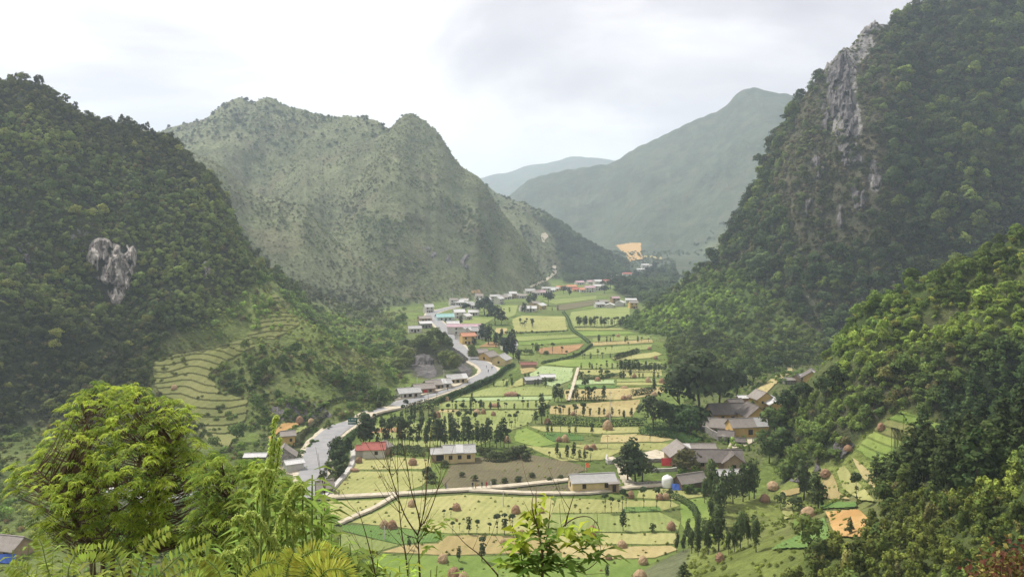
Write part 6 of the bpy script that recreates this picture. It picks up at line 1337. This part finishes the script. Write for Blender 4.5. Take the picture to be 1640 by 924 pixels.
# --- bare saplings
def sapling(branches, D, label, rad, seed, twigs=26, name='bare_sapling', leaves=None):
    r = np.random.default_rng(seed); tb = MB(); b0 = npt(*branches[0][0], D); g = ground(b0[0], b0[1])
    tb.tube([np.array([b0[0], b0[1], g - .1]), b0], [rad * 1.2, rad], 6)
    for bi, br_ in enumerate(branches):
        w_ = smooth([Vector(npt(px, py, D + (0 if i == 0 else r.uniform(-.08, .08)))) for i, (px, py) in enumerate(br_)], 4); r0 = rad if bi == 0 else rad * .6
        tb.tube(w_, [r0 * (1 - .8 * i / (len(w_) - 1)) for i in range(len(w_))], 5)
        for k_ in range(twigs // len(branches)):
            i = r.integers(2, len(w_) - 1); p = np.array(w_[i]); tg = unit(np.array(w_[i]) - np.array(w_[i - 1])); d_ = unit(tg + r.normal(0, .55, 3) * [1, .5, .6]); L_ = r.uniform(.1, .38)
            q = p + d_ * L_ * .5; e_ = q + unit(d_ + UPZ * .4) * L_ * .5; tb.tube([p, q, e_], [r0 * .3, r0 * .2, .0012], 4)
    o = empty(name, (b0[0], b0[1], g)); tag(o, label, 'tree'); inv = Matrix.Translation(-o.location); me = tb.mesh('stem', M['twig'], True); me.transform(inv); link('stem', me, o)
    if leaves:
        lb = LB()
        for px, py, n_, s_, col in leaves:
            p = npt(px, py, D + r.uniform(-.1, .1)); a = r.uniform(0, 6.28, n_); dv = np.stack([np.cos(a), np.sin(a) * .7, r.uniform(-.2, .8, n_)], 1); lb.leaves(p + rv(n_, .02), dv, UPZ + rv(n_, .3), s_ * r.uniform(.6, 1.2, n_), s_ * .34, np.array(col) * r.uniform(.7, 1.3, (n_, 1)), .4)
        me = lb.mesh('leaves'); me.transform(inv); link('leaves', me, o)
sapling([[(673,945),(671,890),(669,857)],[(669,857),(649,826),(633,783),(621,744),(606,690)],[(669,857),(672,832),(658,783),(652,744),(640,690)],[(671,850),(680,812),(684,763),(686,735),(690,690)],[(671,845),(684,828),(701,783),(707,745)]], 6, 'bare brown sapling with forked branches in the lower centre', .0105, 31, 44, leaves=[(694,846,9,.12,(.2,.27,.05)),(686,878,8,.1,(.2,.27,.05)),(702,838,7,.1,(.24,.3,.06))])
sapling([[(656,945),(650,890),(643,850),(638,790),(637,740)]], 6.4, 'thin bare shoot just left of the forked sapling', .008, 32, 14)
sapling([[(606,945),(596,895),(583,845),(572,812)]], 5.5, 'thin leaning bare shoot left of the forked sapling', .006, 33, 6)
sapling([[(518,900),(519,850),(520,800),(519,745)]], 6.5, 'single straight bare shoot at the edge of the herb clump', .008, 34, 8)
sapling([[(797,920),(770,890),(745,870),(726,848)]], 5.5, 'thin diagonal twig left of the leafy sprout', .006, 35, 3)
YL = (.34, .40, .045); GL2 = (.15, .23, .045)
sapling([[(868,945),(869,890),(864,860),(860,835),(857,815)],[(868,885),(883,867),(905,840),(925,828),(945,828),(958,842),(961,856)],[(870,880),(878,850),(880,818)],[(905,842),(912,815),(920,790)],[(862,848),(852,812),(855,790)],[(872,900),(900,905),(930,915),(955,900),(968,875)],[(840,945),(836,900),(833,870)]], 4.6, 'leafy sprout with bright leaves and one arching twig at the bottom centre', .009, 36, 16, 'leafy_sprout',
  [(858,822,9,.11,YL),(850,838,10,.12,YL),(866,845,10,.11,GL2),(872,802,6,.09,YL),(838,862,14,.13,YL),(828,876,14,.13,(.24,.32,.05)),(836,895,14,.13,(.2,.28,.05)),(866,870,12,.1,GL2),(880,862,10,.1,GL2),(905,852,8,.12,YL),(925,858,9,.14,YL),(912,872,8,.11,YL),(940,868,8,.11,GL2),(955,865,8,.11,GL2),(968,880,9,.12,(.18,.24,.06)),(950,892,8,.1,GL2),(880,890,14,.11,GL2),(862,910,16,.11,GL2),(895,905,12,.1,GL2),(845,915,14,.12,(.2,.28,.05)),(925,905,8,.1,GL2),(815,905,12,.12,(.24,.32,.05))])
# red-leaved shrub, lower right corner
r = np.random.default_rng(41); lb = LB(); tb = MB(); D = 9.0; b0 = npt(1615, 960, D); g = ground(b0[0], b0[1])
for i in range(46):
    px, py = r.uniform(1565, 1650), r.uniform(885, 945); py = max(py, 885 + abs(px - 1625) * .4); p = npt(px, py, D + r.uniform(-.5, .5)); root = np.array([b0[0] + r.uniform(-.2, .2), D, g - .1])
    tb.tube([root, (root + p) / 2, p], [.012, .008, .003], 4); n_ = 14; lb.leaves(p + rv(n_, .07), rv(n_) + UPZ * .3, UPZ + rv(n_, .4), .075, .045, np.array([(.13, .055, .035), (.11, .10, .03), (.30, .24, .08)])[r.choice(3, n_, p=[.5, .35, .15])], .3)
o = empty('red_leaved_shrub', (b0[0], b0[1], g)); tag(o, 'reddish brown leaved shrub in the lower right corner', 'shrub'); inv = Matrix.Translation(-o.location)
for nm, me in (('stem', tb.mesh('stem', M['twig'], True)), ('leaves', lb.mesh('leaves'))): me.transform(inv); link(nm, me, o)
# ------------------------------------------------------------------ haze
hb = MB().box(-5200, 5200, -200, 7200, -2, 640)
m, t, o = newmat('haze_air'); vp = N('ShaderNodeVolumePrincipled', t)
vp.inputs['Color'].default_value = (.74, .87, 1, 1); vp.inputs['Density'].default_value = .00018; vp.inputs['Anisotropy'].default_value = .25
L(vp.outputs[0], o.inputs['Volume'], t)
tag(hb.build('haze', m), kind='stuff', label='pale blue mountain haze filling the valley')
